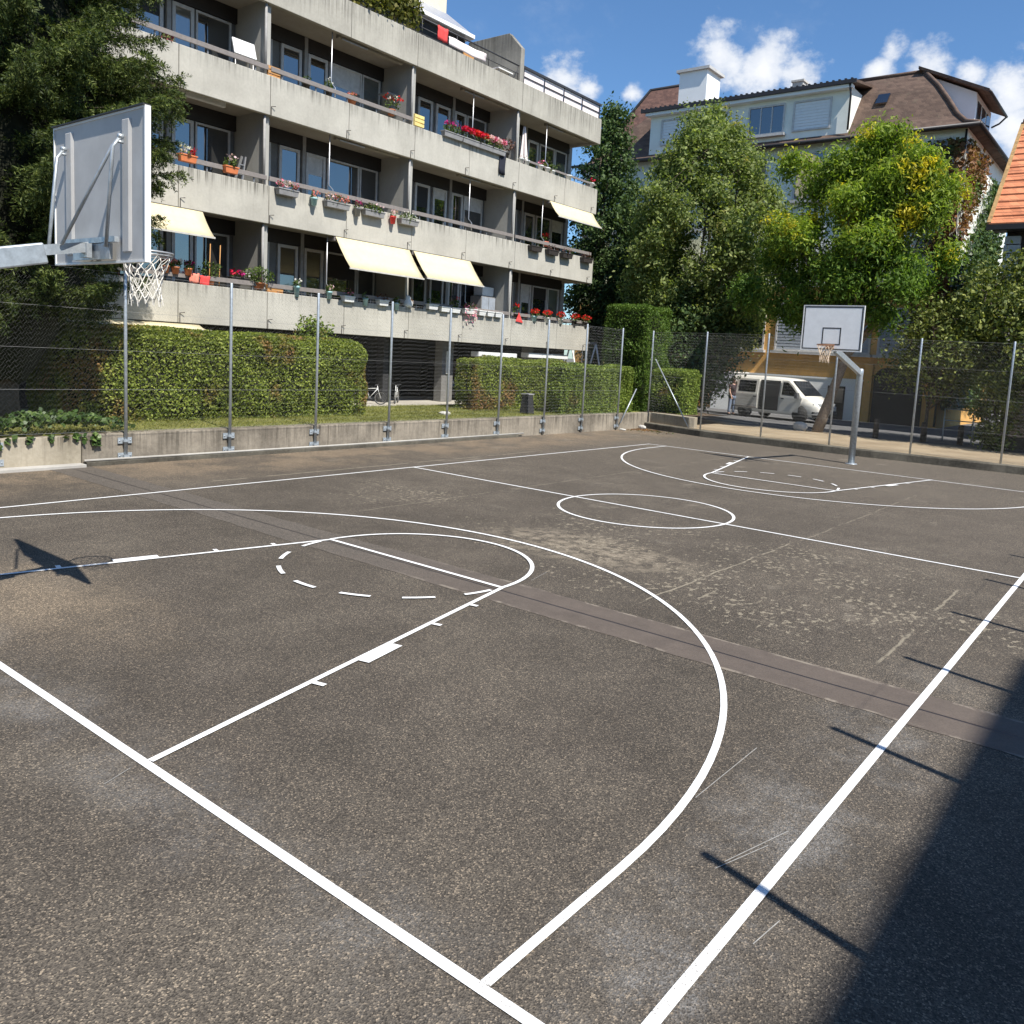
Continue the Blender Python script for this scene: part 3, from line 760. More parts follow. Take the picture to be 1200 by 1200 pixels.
# low building whose shadow falls over the right corner
lb = thing('flat_roofed_building', 'flat roofed building outside the frame whose shadow darkens the right corner of the court', 'building', (20, -3, 0))
b = MB(); b.box(16.1, 30, -30, 3.5, 0, 14.0); b.build('wall', M['dark_wall'], lb)
b = MB(); b.box(16.05, 30, -30.1, 3.55, 14.002, 14.1); b.build('roof', M['zinc_roof'], lb)
b = MB(); b.box(16.07, 16.098, 0.5, 1.4, 0, 2.05); b.build('door', M['dark_wood'], lb)

# ------------------------------------------------------------------ basketball hoops
def make_hoop(label, net_mat, rim_mat, front_black):
    """local frame: board plane faces +y at y=0, pole at y<0, ground z=0, ring centre (0,.375,3.05)"""
    h = thing('basketball_hoop', label, 'basketball hoop')
    PY = -2.50
    b = MB(); b.lathe((0, PY, 0), [(.085, 0), (.085, 2.40), (.088, 2.41), (.088, 2.52), (.06, 2.55)], 16)
    p = b.build('pole', M['galv'], h)
    b = MB(); b.lathe((0, PY, 0), [(.16, 0.0), (.16, .015), (.10, .02)], 14); b.build('base_plate', M['galv'], p)
    b = MB(); b.bar((0, PY - .05, 2.42), (0, -.40, 2.945), .10, .15)
    b.build('arm', M['galv'], h, bevel=.012)
    b = MB(); b.bar((0, -.46, 2.955), (0, -.10, 3.03), .075, .075); b.box(-.06, .06, -.13, -.092, 2.95, 3.055)
    b.box(-.40, .40, -.085, -.05, 3.06, 3.10); b.box(-.30, .30, -.075, -.052, 2.94, 3.055)
    for sx in (-.27, .27): b.tube([(sx, -.10, 3.04), (sx, -.05, 3.04)], .018, 6)
    b.build('bracket', M['galv'], h)
    bd = MB(); bd.box(-.72, .72, -.022, 0, 2.93, 3.98)
    bo = bd.build('backboard', [M['board_back']], h)
    b = MB(); b.box(-.70, .70, 0.0, .004, 2.95, 3.96); b.build('board_face', M['board_front'], bo)
    b = MB()
    b.box(-.735, -.72, -.03, .012, 2.915, 3.995); b.box(.72, .735, -.03, .012, 2.915, 3.995); b.box(-.72, .72, -.03, .012, 2.915, 2.93); b.box(-.72, .72, -.03, .012, 3.98, 3.995)
    b.build('board_frame', M['board_edge'], bo)
    b = MB()
    def rect(x0, x1, z0, z1, w_):
        b.box(x0, x1, .004, .007, z0, z0 + w_); b.box(x0, x1, .004, .007, z1 - w_, z1); b.box(x0, x0 + w_, .004, .007, z0 + w_, z1 - w_); b.box(x1 - w_, x1, .004, .007, z0 + w_, z1 - w_)
    rect(-.70, .70, 2.95, 3.96, .022); rect(-.225, .225, 3.06, 3.47, .026)
    b.build('board_marking', M['black_line'], bo)
    b = MB(); b.box(-.735, .735, -.045, .012, 3.995, 4.004); b.build('top_trim', M['black_line'], bo)
    for sx in (-.46, .46):
        b = MB(); b.prism([(sx - .075, -.022), (sx - .045, -.036), (sx + .045, -.036), (sx + .075, -.022)], 'z', 2.99, 3.93)
        b.build('stiffener', M['board_back'], bo, bevel=.006)
        for ex in ((sx * .12, sx * .75) if sx > 0 else (sx * .35,)):
            b = MB(); b.tube([(sx, -.065, 3.80), (sx * .97 + ex * .03, -.12, 3.72), (ex, -.30 if abs(ex) < .2 else -.12, 3.02)], .013, 6)
            b.build('brace_rod', M['galv'], h)
        b = MB(); b.tube([(sx, -.085, 3.80), (sx, -.05, 3.80)], .02, 6); b.tube([(sx, -.085, 3.76), (sx, -.05, 3.76)], .012, 6); b.build('bolt', M['galv'], bo)
    b = MB(); b.ring((0, .34, 3.05), .200, .009, 28, 6); b.ring((0, .34, 3.028), .198, .005, 28, 5)
    b.box(-.09, .09, .007, .02, 2.96, 3.07)
    for sx in (-.08, .08): b.tube([(sx, .015, 3.045), (sx * 1.1, .165, 3.05)], .008, 6)
    for sx in (-.07, .07): b.tube([(sx, .015, 2.975), (sx * 1.6, .19, 3.035)], .006, 6)
    r = b.build('rim', rim_mat, h)
    b = MB(); n = 12; rows = [(0.198, 3.03), (.165, 2.965), (.138, 2.90), (.120, 2.84), (.110, 2.78), (.108, 2.725), (.114, 2.67)]
    random.seed(5)
    node = {}
    for i, (rr, z) in enumerate(rows):
        for j in range(n):
            a = 2 * math.pi * (j + .5 * (i % 2)) / n
            q = rr * random.uniform(.93, 1.06) if i else rr
            node[i, j] = (q * math.cos(a), .34 + q * math.sin(a), z + (random.uniform(-.018, .018) if i else 0))
    for i in range(len(rows) - 1):
        for j in range(n):
            o_ = i % 2
            for j2 in ((j, (j - 1) % n) if not o_ else (j, (j + 1) % n)):
                p0 = Vector(node[i, j]); p1 = Vector(node[i + 1, j2]); mid = (p0 + p1) / 2 + Vector((0, 0, -.006))
                b.tube([p0, mid, p1], .0036, 5)
    for j in range(n):
        p0 = Vector(node[len(rows) - 1, j]); b.tube([p0, p0 + Vector((random.uniform(-.01, .01), random.uniform(-.01, .01), -.045))], .0035, 5)
    b.build('net', net_mat, h)
    return h
hp = make_hoop('near basketball hoop seen from behind with grey backboard and white net', M['net'], M['rim'], False)
hp.location = (0.02, 0.82, 0)
hq = make_hoop('far basketball hoop with white backboard on a cranked steel pole', M['net_orange'], M['rim_orange'], True)
hq.location = (-0.03, 17.53, 0); hq.rotation_euler = (0, 0, math.pi)
# ------------------------------------------------------------------ apartment building
random.seed(12)
XF, XB, YE = -13.0, -14.5, 25.88
ZB = [2.68, 5.43, 8.19, 10.94]; ZT = [3.655, 6.41, 9.175, 11.90]
FINS = [-4.1, 0.9, 5.9, 10.9, 15.95, 20.95]
ap = thing('apartment_building', 'long concrete apartment block with four stepped bands of balcony parapets', 'apartment building', (-16, 12, 0.55))
for k in range(4):
    b = MB(); cuts = [-2.0, .9, 3.4, 5.9, 8.45, 10.9, 13.43, 15.95, 18.4, 20.95, 23.7, YE] if k < 3 else [-2.0, 3.4, 8.45, 13.43, 15.95, 20.95, YE]
    for a, c in zip(cuts, cuts[1:]):
        if k == 3 and c == YE: b.box(XF - .14, XF, a + .008, c, ZB[k], ZT[k])
        else: b.box(XF - .14, XF, a + .008, c - (.008 if c != YE else 0), ZB[k], ZT[k])
    b.box(XF - .19, XF - .145, -2, YE - .15, ZB[k] + .05, ZT[k] - .02)
    b.box(XB + .005, XF - .142, YE - .14, YE, ZB[k], ZT[k])          # end return
    b.build('parapet', M['parapet_old'] if k == 3 else M['parapet'], ap, loc=(XF, 12, ZT[k]), bevel=.012)
    b = MB(); b.box(-25, XF - .192, -2, YE - .142, ZB[k] + .12, ZB[k] + .30); b.build('floor_slab', M['soffit'], ap)
    # little overflow spouts low on the parapet
    for y in [1.2 + 2.43 * i for i in range(11)]:
        if y < 7: continue
        b = MB(); z = ZB[k] + (.12 if k else .14)
        b.tube([(XF + .012, y, ZB[k] + .005), (XF + .012, y, z + .1), (XF + .075, y + .09, z + .115)], .011, 5)
        if k < 3: b.build('drip_spout', M['rust'], ap)
# storeys behind the balconies
CH = {0: (2.98, 5.43 + .12), 1: (5.73, 8.19 + .12), 2: (8.49, 10.94 + .12)}
PAT = {'b': [(.25, 1.0, 0), (1.45, 2.12, 1), (2.28, 2.95, 1), (3.18, 3.75, 1), (3.80, 4.78, 0)], 'a': [(.25, 1.02, 0), (1.30, 1.98, 1), (2.20, 2.88, 1), (2.95, 4.15, 0), (4.18, 4.88, 0)],
       'c': [(.3, 1.0, 1), (1.15, 1.75, 0), (2.2, 2.85, 1), (2.95, 3.9, 0), (3.95, 4.7, 0)]}
BAYP = {-4.1: 'b', .9: 'a', 5.9: 'b', 10.9: 'a', 15.95: 'b', 20.95: 'c'}
for fl in (0, 1, 2):
    z0, z1 = CH[fl]
    wt = z0 + 2.17                                                  # window head
    b = MB(); b.box(-24.5, XB - .06, -2, 26.0, z0, z1); b.build('wall', M['back_wall'], ap)
    b = MB(); b.box(XB - .055, XB + .02, 25.78, 26.0, z0, z1 - .002); b.build('corner_post', M['pillar'], ap)
    for yf in FINS:
        if yf < 5: continue
        # partition wall: full depth
        b = MB(); b.box(XB - .05, XF - .145, yf - .07, yf + .07, z0 + .001, z1 - .001); b.build('partition_wall', M['fin'], ap)
        b = MB(); b.tube([(XF - .10, yf - .10, ZT[fl] + .001), (XF - .10, yf - .10, ZB[fl + 1])], .035, 8); b.build('downpipe', M['pillar'], ap)
        ye = 25.78 if yf == 20.95 else yf + (5.05 if yf == 10.9 else 5.0) - .07
        b = MB(); b.box(XB - .058, XB + .05, yf + .072, ye - .002, wt + .02, z1 - .003); b.build('shutter_box', M['shutter_box'], ap)
        pat = PAT[BAYP[yf]]
        pil = {'a': 2.08, 'b': 3.06, 'c': 2.02}[BAYP[yf]]
        b = MB(); b.box(XB - .057, XB + .07, yf + pil - .05, yf + pil + .06, z0 + .002, z1 - .006); b.build('mullion', M['pillar'], ap)
        for (a, c, door) in pat:
            y0, y1 = yf + a, yf + c
            zl = z0 + .004
            fwid = .085 if door else .05
            b = MB(); x0, x1 = XB - .05, XB + .015
            b.box(x0, x1, y0, y0 + fwid, zl, wt); b.box(x0, x1, y1 - fwid, y1, zl, wt)
            b.box(x0, x1, y0 + fwid, y1 - fwid, wt - fwid, wt); b.box(x0, x1, y0 + fwid, y1 - fwid, zl, zl + (.12 if door else .08))
            fo = b.build('window', M['frame'], ap)
            b = MB(); b.box(XB - .035, XB - .02, y0 + fwid, y1 - fwid, zl + .08, wt - fwid)
            g = random.random()
            b.build('pane', M['glass'] if g < .68 else M['glass_curtain'] if g < .88 else M['glass_dark'], fo)
            if random.random() < .45:                                # half-lowered blind
                hb = random.uniform(.25, .8)
                b = MB(); b.box(XB - .019, XB - .014, y0 + fwid + .003, y1 - fwid - .003, wt - fwid - hb, wt - fwid)
                b.build('blind', M['shutter_box'] if random.random() < .6 else M['frame'], fo)
    # handrail board on posts above the parapet
    for a, c in ((5.0, 10.87), (10.95, 15.9), (16.0, 20.9), (21.0, 25.8)):
        if fl < 2 or a != 16.0:
            zr = ZT[fl] + (.14 if fl else .12)
            b = MB(); b.box(XF - .10, XF - .06, a, c, zr, zr + (.115 if a < 21 or fl < 2 else .07)); r_ = b.build('handrail', M['rail_wood'], ap, bevel=.006)
            for i in range(5):
                y = a + .35 + (c - a - .7) * i / 4
                b = MB(); b.box(XF - .125, XF - .102, y - .018, y + .018, ZT[fl] + .001, zr + .10); b.build('rail_post', M['rail_metal'], r_)
    b = MB(); zr = ZT[fl] + .14; b.box(XB + .1, XF - .14, YE - .09, YE - .05, zr, zr + .08); b.build('handrail', M['rail_wood'], ap)
    # awning crank poles at the balcony front
    for y in (12.9, 18.63, 22.6):
        if fl == 0 and y > 20: continue
        b = MB(); b.tube([(XF - .16, y, ZB[fl + 1] + .1), (XF - .16, y, ZT[fl] + .42), (XF - .10, y + .10, ZT[fl] + .30), (XF - .10, y + .10, ZT[fl] + .06)], .017, 6); b.build('awning_crank', M['alu'], ap)
    # soffit lamps and rolled awnings under the slab
    for y0, y1 in ((7.2, 8.75), (13.2, 15.6), (18.2, 20.6), (22.7, 25.4)):
        if (fl, y0) in ((0, 7.2), (0, 13.2), (0, 18.2), (1, 22.7)): continue
        if y0 == 7.2: continue
        b = MB(); zz = ZB[fl + 1]
        b.box(XF - .40, XF - .26, y0, y1, zz - .03, zz + .08); o_ = b.build('rolled_awning', M['soffit'], ap, bevel=.02)
        b = MB(); b.box(XF - .25, XF - .22, y0 + .1, y0 + 1.0, zz - .05, zz - .02); b.build('awning_arm', M['alu'], o_)
    b = MB(); zz = ZB[fl + 1] + .02
    b.box(XF - .52, XF - .40, 8.6, 9.9, zz - .05, zz + .09)
    if fl: b.build('ceiling_lamp', M['white_plastic'], ap, bevel=.02)
# awnings let out
def awning(y0, y1, zt, xo, zb):
    b = MB(); n = 10
    vs = []
    for i in range(n + 1):
        y = y0 + (y1 - y0) * i / n
        sag = .02 * math.sin(math.pi * (i % 2 + .5) / 2)
        for t_ in (0, .33, .66, 1):
            vs.append((XF + .02 + (xo - XF - .02) * t_, y, zt + (zb - zt) * t_ - .05 * math.sin(math.pi * t_) - sag * .3))
    fs = [(4 * i + j, 4 * i + j + 1, 4 * i + j + 5, 4 * i + j + 4) for i in range(n) for j in range(3)]
    b.add(vs, fs, 0, True)
    o = b.build('awning', M['awning'], ap)
    sm = o.modifiers.new('cloth thickness', 'SOLIDIFY'); sm.thickness = .006
    b = MB(); b.box(xo - .015, xo + .02, y0 - .02, y1 + .02, zb - .05, zb - .008); b.build('front_bar', M['awning_bar'], o)
    for y in (y0 + .25, y1 - .25):
        b = MB(); b.bar((XF + .01, y, zt - .05), ((xo + XF) / 2, y + .25, (zt + zb) / 2 - .12), .025, .025); b.bar(((xo + XF) / 2, y + .25, (zt + zb) / 2 - .12), (xo, y, zb - .02), .025, .025)
        b.build('folding_arm', M['alu'], o)
    b = MB(); b.box(XF - .30, XF + .0, y0 - .03, y1 + .03, zt - .115, zt - .012) if zt < ZB[1] + .02 and zt > 4 else b.box(XF - .2, XF - .02, y0, y1, zt - .08, zt - .012)
    b.build('awning_case', M['rail_wood'], o)
awning(13.05, 15.86, 5.42, -12.30, 4.55)
awning(16.04, 18.62, 5.42, -12.32, 4.60)
awning(5.9, 9.05, 5.42, -12.45, 4.80)
awning(22.80, 25.62, 8.18, -12.52, 7.62)
awning(5.6, 8.98, 2.66, -12.42, 2.55)
# terrace level: climbing plant, divider, penthouse
b = MB(); b.prism([(-15.6, 11.3), (-15.6, 13.62), (-13.62, 13.62), (-13.03, 13.04), (-13.03, 11.3)], 'y', 20.78, 20.98)
b.build('terrace_divider', M['wedge'], ap, loc=(-14, 20.9, 13.6), bevel=.015)
b = MB(); b.box(-24, -15.75, 3, 20.75, 11.24, 13.72); b.build('penthouse_wall', M['dark_wall'], ap)
for y in (16.3, 17.6, 18.9):
    b = MB(); b.box(-15.745, -15.70, y, y + 1.15, 11.3, 13.2); f_ = b.build('window', M['pillar'], ap)
    b = MB(); b.box(-15.699, -15.69, y + .07, y + 1.08, 11.4, 13.1); b.build('pane', M['glass'], f_)
b = MB(); b.prism([(-15.45, 13.74), (-15.45, 13.88), (-16.9, 14.92), (-24, 14.92), (-24, 13.74)], 'y', 3, 20.9); b.build('penthouse_roof', M['zinc_roof'], ap)
b = MB(); b.box(-15.448, -15.40, 3, 20.9, 13.76, 13.885); b.build('gutter', M['white'], ap)
b = MB(); b.box(-23, -17.2, 14, 21.15, 14.93, 18.5); b.build('stair_tower', M['cream_wall'], ap)
for a, c in ((16.1, 20.75),):
    b = MB(); b.tube([(XF - .08, a, 12.42), (XF - .08, c, 12.42)], .025, 6); b.tube([(XF - .08, a, 12.15), (XF - .08, c, 12.15)], .012, 6)
    for i in range(4): b.tube([(XF - .08, a + .05 + (c - a - .1) * i / 3, 11.9), (XF - .08, a + .05 + (c - a - .1) * i / 3, 12.42)], .014, 6)
    b.build('terrace_railing', M['rail_dark'], ap)
b = MB(); b.box(XF - .14, XF - .04, 20.99, YE, 12.42, 12.50); b.box(XF - .1, XF - .075, 21.0, YE - .04, 12.14, 12.17)
for i in range(5): b.box(XF - .10, XF - .07, 21.02 + 1.19 * i, 21.06 + 1.19 * i, 11.9, 12.42)
o_ = b.build('terrace_railing', M['rail_dark'], ap)
b = MB()
for i in range(4): b.box(XF - .12, XF - .108, 21.06 + 1.19 * i, 22.20 + 1.19 * i, 11.93, 12.40)
b.build('privacy_cloth', M['cloth_white'], o_)
# open ground floor: dark parking level behind columns
b = MB(); b.box(-16.3, -16.2, 9, 19.6, .6, 2.79); b.box(-25, -24.9, -2, 26.4, .6, 2.79); b.box(-25, -14.3, 25.9, 26.0, .6, 2.79); b.build('ground_floor_wall', M['dark_wall'], ap)  # end wall extended so the open end looks dark
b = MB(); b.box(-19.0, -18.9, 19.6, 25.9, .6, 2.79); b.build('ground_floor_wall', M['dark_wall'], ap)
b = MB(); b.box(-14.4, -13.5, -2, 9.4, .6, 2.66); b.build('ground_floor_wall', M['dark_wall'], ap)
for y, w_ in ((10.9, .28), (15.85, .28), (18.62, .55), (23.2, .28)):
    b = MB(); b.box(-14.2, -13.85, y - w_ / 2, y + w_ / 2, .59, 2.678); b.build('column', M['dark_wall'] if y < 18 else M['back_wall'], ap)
b = MB(); b.box(-13.848, -13.80, 18.52, 18.72, 1.55, 2.35); b.build('wall_lamp', M['white_plastic'], ap, bevel=.02)
for y0, y1, zz in ((19.5, 21.6, 2.22), (22.3, 24.8, 2.28)):
    b = MB(); b.box(-13.6, -13.2, y0, y1, zz, zz + .18); b.build('awning_case', M['white'], ap, bevel=.02)

# ------------------------------------------------------------------ flower boxes, pots and odds and ends on the balconies
G_BOX = 'flower boxes and pots on the balcony rails'
def tuft(c, r, n, size, mat, name, parent, aspect=.55, flat=0.7, hang=0.0):
    c = np.array(c); r = np.array(r if hasattr(r, '__len__') else (r, r, r), dtype=float)
    P = rng.normal(size=(n, 3)); P = P / np.linalg.norm(P, axis=1, keepdims=True) * (rng.uniform(0.35, 1, n) ** .5)[:, None]
    C = c + P * r
    if hang: C[:, 2] -= np.abs(rng.normal(size=n)) * hang
    V, F = leaves(C, size, aspect, spread=1.0)
    return np_mesh(name, V, F, mat, parent)
def trough(label, y, z, L, box, fl, nf=60, kind='box', x=None, green=90, h=.17, gmat='pot_green', hang=0.0, fh=.13, spread=1.0, cat=None):
    """z = top rim of the container"""
    x = XF + .12 if x is None else x
    nm = 'flower_box' if kind == 'box' else 'flower_pot'
    t_ = thing(nm, label, cat or ('flower box' if kind == 'box' else 'flower pot'), (x, y, z - h), G_BOX)
    b = MB()
    if kind == 'box':
        a, c = L / 2, L / 2 - .025
        b.add([(x - .075, y - c, z - h), (x + .075, y - c, z - h), (x + .075, y + c, z - h), (x - .075, y + c, z - h), (x - .1, y - a, z), (x + .1, y - a, z), (x + .1, y + a, z), (x - .1, y + a, z)],
              [(0, 3, 2, 1), (4, 5, 6, 7), (0, 1, 5, 4), (1, 2, 6, 5), (2, 3, 7, 6), (3, 0, 4, 7)])
        b.box(x - .11, x + .11, y - a - .01, y + a + .01, z - .03, z + .003)
        b.box(x - .16, x - .11, y - a * .6, y - a * .6 + .03, z - h * .7, z + .002); b.box(x - .16, x - .11, y + a * .6 - .03, y + a * .6, z - h * .7, z + .002)
        b.build('container', M[box], t_, bevel=.006)
        r = (.15, a * 1.0, .13)
    else:
        rr = L / 2
        b.lathe((x, y, z - h), [(rr * .68, 0), (rr * .92, h * .8), (rr * 1.05, h * .82), (rr * 1.05, h), (rr * .9, h)], 12)
        b.build('container', M[box], t_)
        r = (rr * 1.25 * spread, rr * 1.35 * spread, .10 * spread)
    if green: tuft((x + .01, y, z + fh * .45), (r[0], r[1], r[2] + .03), green, .075, M[gmat], 'foliage', t_)
    if fl and nf:
        fl = fl if isinstance(fl, (list, tuple)) else [fl]
        for i, f_ in enumerate(fl):
            yy = y + (r[1] * 2 * ((i + .5) / len(fl) - .5) if len(fl) > 1 else 0)
            tuft((x + .04, yy, z + fh), (r[0] * .95, r[1] / len(fl) * 1.05, r[2] * .8), nf // len(fl), .06, M[f_], 'blossom', t_, .9, hang=hang)
    return t_
z1, z2, z3 = ZT[0], ZT[1], ZT[2]
# first floor, hung from or standing on the rail
onr = XF - .04
trough('terracotta pot of orange red geraniums at the rail end nearest the hoop net', 8.15, z1 + .36, .2, 'terracotta', 'fl_red', 50, 'pot', onr)
trough('terracotta pot of red and white geraniums second along the first balcony', 8.40, z1 + .36, .2, 'terracotta', ['fl_coral', 'fl_white'], 50, 'pot', onr)
trough('orange pot of magenta petunias beside red geraniums above the net', 8.72, z1 + .36, .2, 'orange_plastic', 'fl_magenta', 45, 'pot', onr)
trough('slim terracotta pot with tall pale green plant tied to two canes', 9.40, z1 + .20, .22, 'terracotta', None, 0, 'pot', XF - .2, 150, gmat='pot_green', fh=.5, spread=2.0)
trough('small box of crimson and magenta flowers near the bushy green plant', 10.2, z1 + .30, .55, 'dark_box', ['fl_crimson', 'fl_magenta', 'fl_white'], 70, x=XF - .2, green=60)
trough('large round bushy light green plant next to the partition wall', 10.72, z1 + .22, .30, 'terracotta', None, 0, 'pot', XF - .12, 420, fh=.45, spread=2.0)
trough('tall turquoise pot with small white flowers just past the wooden crate', 11.8, z1 + .25, .17, 'blue_pot', 'fl_white', 14, 'pot', onr + .05, 60, h=.30)
trough('turquoise pot of yellow green foliage hung before the big awning', 12.86, z1 + .20, .17, 'blue_pot', 'fl_pale', 16, 'pot', onr + .08, 70, h=.22)
trough('white oval planter with pink flowers on short stalks', 13.52, z1 + .13, .38, 'white_plastic', 'fl_pink', 22, 'box', onr + .08, 40)
trough('small turquoise pot with sparse stems between two white planters', 14.17, z1 + .13, .17, 'blue_pot', None, 0, 'pot', onr + .08, 26, h=.22)
trough('white planter of dried brown stems under the cream awning', 14.82, z1 + .13, .38, 'white_plastic', None, 0, 'box', onr + .08, 40, gmat='brown_leaf')
trough('turquoise pot with dark green leaves right of dried white planter', 15.40, z1 + .10, .17, 'blue_pot', None, 0, 'pot', onr + .08, 50, h=.22)
trough('white box with low green sprouts beyond the white owl figure', 16.9, z1 + .18, .42, 'white_plastic', None, 0, 'box', onr + .08, 40)
trough('white box standing empty between sprouts and trailing petunias', 17.45, z1 + .15, .40, 'white_plastic', None, 0, 'box', onr + .08, 0)
trough('white box with tall pink geranium stalk', 17.95, z1 + .15, .40, 'white_plastic', 'fl_crimson', 12, 'box', onr + .08, 80, fh=.3)
trough('white box of long trailing pink petunias spilling over the parapet', 18.62, z1 + .17, .62, 'white_plastic', ['fl_pink', 'fl_pale', 'fl_pink'], 170, 'box', onr + .12, 170, hang=.28, fh=.15)
for y, s in ((19.25, 'first'), (19.68, 'middle'), (20.1, 'last')):
    trough('plain white planter without plants, ' + s + ' of three beyond the trailing petunias', y, z1 + .16, .36, 'white_plastic', None, 0, 'box', onr + .08, 0)
trough('thin red flower spike in dark pot at the last partition', 21.2, z1 + .2, .2, 'dark_box', 'fl_red', 26, 'pot', onr, 30, fh=.32)
for y, lab in ((22.25, 'scarlet geranium in turquoise pot, nearest in the row of five'), (23.03, 'scarlet geranium over the white drip tray, second in the row of five'), (23.9, 'scarlet geranium in the middle of the row of five at balcony end'),
               (24.82, 'scarlet geranium next to last before the balcony corner'), (25.6, 'scarlet geranium at the very corner of the lowest balcony')):
    trough(lab, y, z1 + .19, .24, 'blue_pot' if y < 22.5 else 'white_plastic' if y < 24 else 'dark_box', 'fl_red', 90, 'pot', onr + .03, 70, h=.2, fh=.19, spread=1.35)
# second floor, boxes hooked on the outside
trough('orange box with white and dark red flowers on second balcony rail', 8.67, z2 + .28, .42, 'orange_plastic', ['fl_white', 'fl_white', 'fl_crimson'], 60, 'box', XF - .02, 40)
trough('orange box with mixed yellow green foliage next along the rail', 9.8, z2 + .25, .36, 'orange_plastic', 'fl_pale', 14, 'box', XF - .02, 120, fh=.2)
trough('grey hanging box of pale pink geraniums by the partition post', 11.36, z2 - .02, .62, 'grey_box', ['fl_pink', 'fl_pale', 'fl_pink'], 90, green=110)
trough('small turquoise hanging pot of sparse coral flowers', 12.22, z2 - .08, .19, 'blue_pot', 'fl_coral', 22, 'pot', green=45, h=.2)
trough('wide grey hanging box of coral and salmon geraniums', 12.98, z2 - .07, .80, 'grey_box', ['fl_pale', 'fl_coral', 'fl_coral'], 100, green=150)
trough('narrow hanging pot with magenta flowers and long stems', 13.72, z2 - .08, .19, 'grey_box', 'fl_magenta', 34, 'pot', green=40, h=.24)
trough('grey hanging box with mostly leaves and few salmon blooms', 14.30, z2 - .07, .74, 'grey_box', 'fl_pale', 26, green=190)
trough('red hanging pot with pale flowers between two grey boxes', 15.06, z2 - .10, .19, 'red_cloth', 'fl_pale', 20, 'pot', green=45, h=.22)
trough('grey hanging box of cream flowers and light foliage at the partition post', 15.68, z2 - .10, .72, 'grey_box', 'fl_white', 34, green=150, gmat='pot_green')
for y, lab in ((21.95, 'empty dark hanging box by the wooden shutter'), (22.98, 'dark hanging box with rust coloured stems'), (23.88, 'dark hanging box with trailing dead twigs'), (25.25, 'dark hanging box with brown leaves at the balcony end')):
    trough(lab, y, z2 - .03, .62, 'dark_box', None, 0, green=0 if y < 22 else 45, gmat='brown_leaf', h=.19)
trough('red blossoms in a pot standing inside the rail above a dark box', 23.0, z2 + .30, .26, 'coral_cloth', 'fl_red', 40, 'pot', XF - .25, 50, fh=.25)
# third floor
trough('small leafy pot standing behind the rail before the wide window', 12.16, z3 + .22, .2, 'dark_box', None, 0, 'pot', XF - .25, 60)
trough('leafy pot with white flower behind the third balcony rail', 12.9, z3 + .25, .22, 'dark_box', 'fl_white', 10, 'pot', XF - .25, 80, fh=.25)
trough('terracotta pot of coral flowers behind the third balcony rail', 13.70, z3 + .2, .26, 'terracotta', 'fl_coral', 30, 'pot', XF - .25, 40)
trough('tall plant stand of red and white flowers against the partition', 15.15, z3 + .30, .26, 'terracotta', ['fl_red', 'fl_white', 'fl_red'], 50, 'pot', XF - .22, 90, fh=.32, spread=1.6)
for y, L, f_, lab, gr in ((17.5, .85, ['fl_magenta'], 'grey box of leafy geraniums starting the bright row on the third balcony', 260), (18.35, .85, ['fl_crimson', 'fl_crimson', 'fl_red'], 'grey box crowded with crimson geraniums', 120),
                      (19.05, .70, ['fl_crimson', 'fl_red', 'fl_pale'], 'grey box of crimson geraniums fading to pink', 120), (19.7, .70, ['fl_pink', 'fl_pale', 'fl_pink'], 'grey box of pale pink geraniums next to the dark towel', 130)):
    trough(lab, y, z3 + .16, L, 'grey_box', f_, 70 if y < 18 else 420, 'box', XF + .04, gr, fh=.27, spread=1.0)
trough('tall shrub with reddish brown leaves beside the pink geraniums', 20.5, z3 + .25, .3, 'dark_box', None, 0, 'pot', XF - .30, 190, gmat='brown_leaf', fh=.65, spread=2.0)
for y, lab in ((21.12, 'white pot right after the partition post'), (21.45, 'wide white pot below the folded parasol'), (22.25, 'white pot with a pink rim of blossoms'), (22.66, 'white pot standing at the awning crank'), (24.0, 'tall white jar near the balcony end')):
    trough(lab, y, z3 + .18, .22 if y < 24 else .26, 'white_plastic', 'fl_pink' if y > 21.5 and y < 22.5 else None, 16, 'pot', XF - .08, 10 if y < 22.5 else 0, h=.18)
trough('white pot with fresh light green plant on the third balcony', 22.98, z3 + .14, .2, 'white_plastic', None, 0, 'pot', XF - .08, 90, fh=.22, spread=1.3)
trough('white pot with small red flowers on the third balcony corner', 25.55, z3 + .2, .22, 'white_plastic', 'fl_crimson', 20, 'pot', XF - .08, 16, h=.16)

def one(name, label, cat, mat, fn, parent_parts=(), bevel=0.0, loc=None):
    b = MB(); fn(b); return tag(b.build(name, mat, bevel=bevel, loc=loc), label, cat)
def drape(name, label, mat, y0, y1, z0, z1, x=XF + .012, cat='towel'):
    b = MB(); n = 8; vs = []
    for i in range(n + 1):
        y = y0 + (y1 - y0) * i / n
        for j in range(5):
            z = z1 + (z0 - z1) * j / 4
            vs.append((x + .02 + .018 * math.sin(i * 1.9 + j * .4) + .004 * j, y + .012 * math.sin(j * 1.7), z + .012 * math.sin(i)))
    b.add(vs, [(5 * i + j, 5 * i + j + 1, 5 * i + j + 6, 5 * i + j + 5) for i in range(n) for j in range(4)], 0, True)
    o = b.build(name, mat, loc=(x, (y0 + y1) / 2, z0)); m_ = o.modifiers.new('thickness', 'SOLIDIFY'); m_.thickness = .015
    return tag(o, label, cat)
drape('towel', 'dark navy towel hanging over the parapet beside pink geraniums', M['navy_cloth'], 19.83, 20.16, z3 - .62, z3 + .12)
drape('cloth', 'coral cloth hanging under the first balcony rail', M['coral_cloth'], 8.75, 9.0, z1 + .02, z1 + .26, XF - .05, 'cloth')
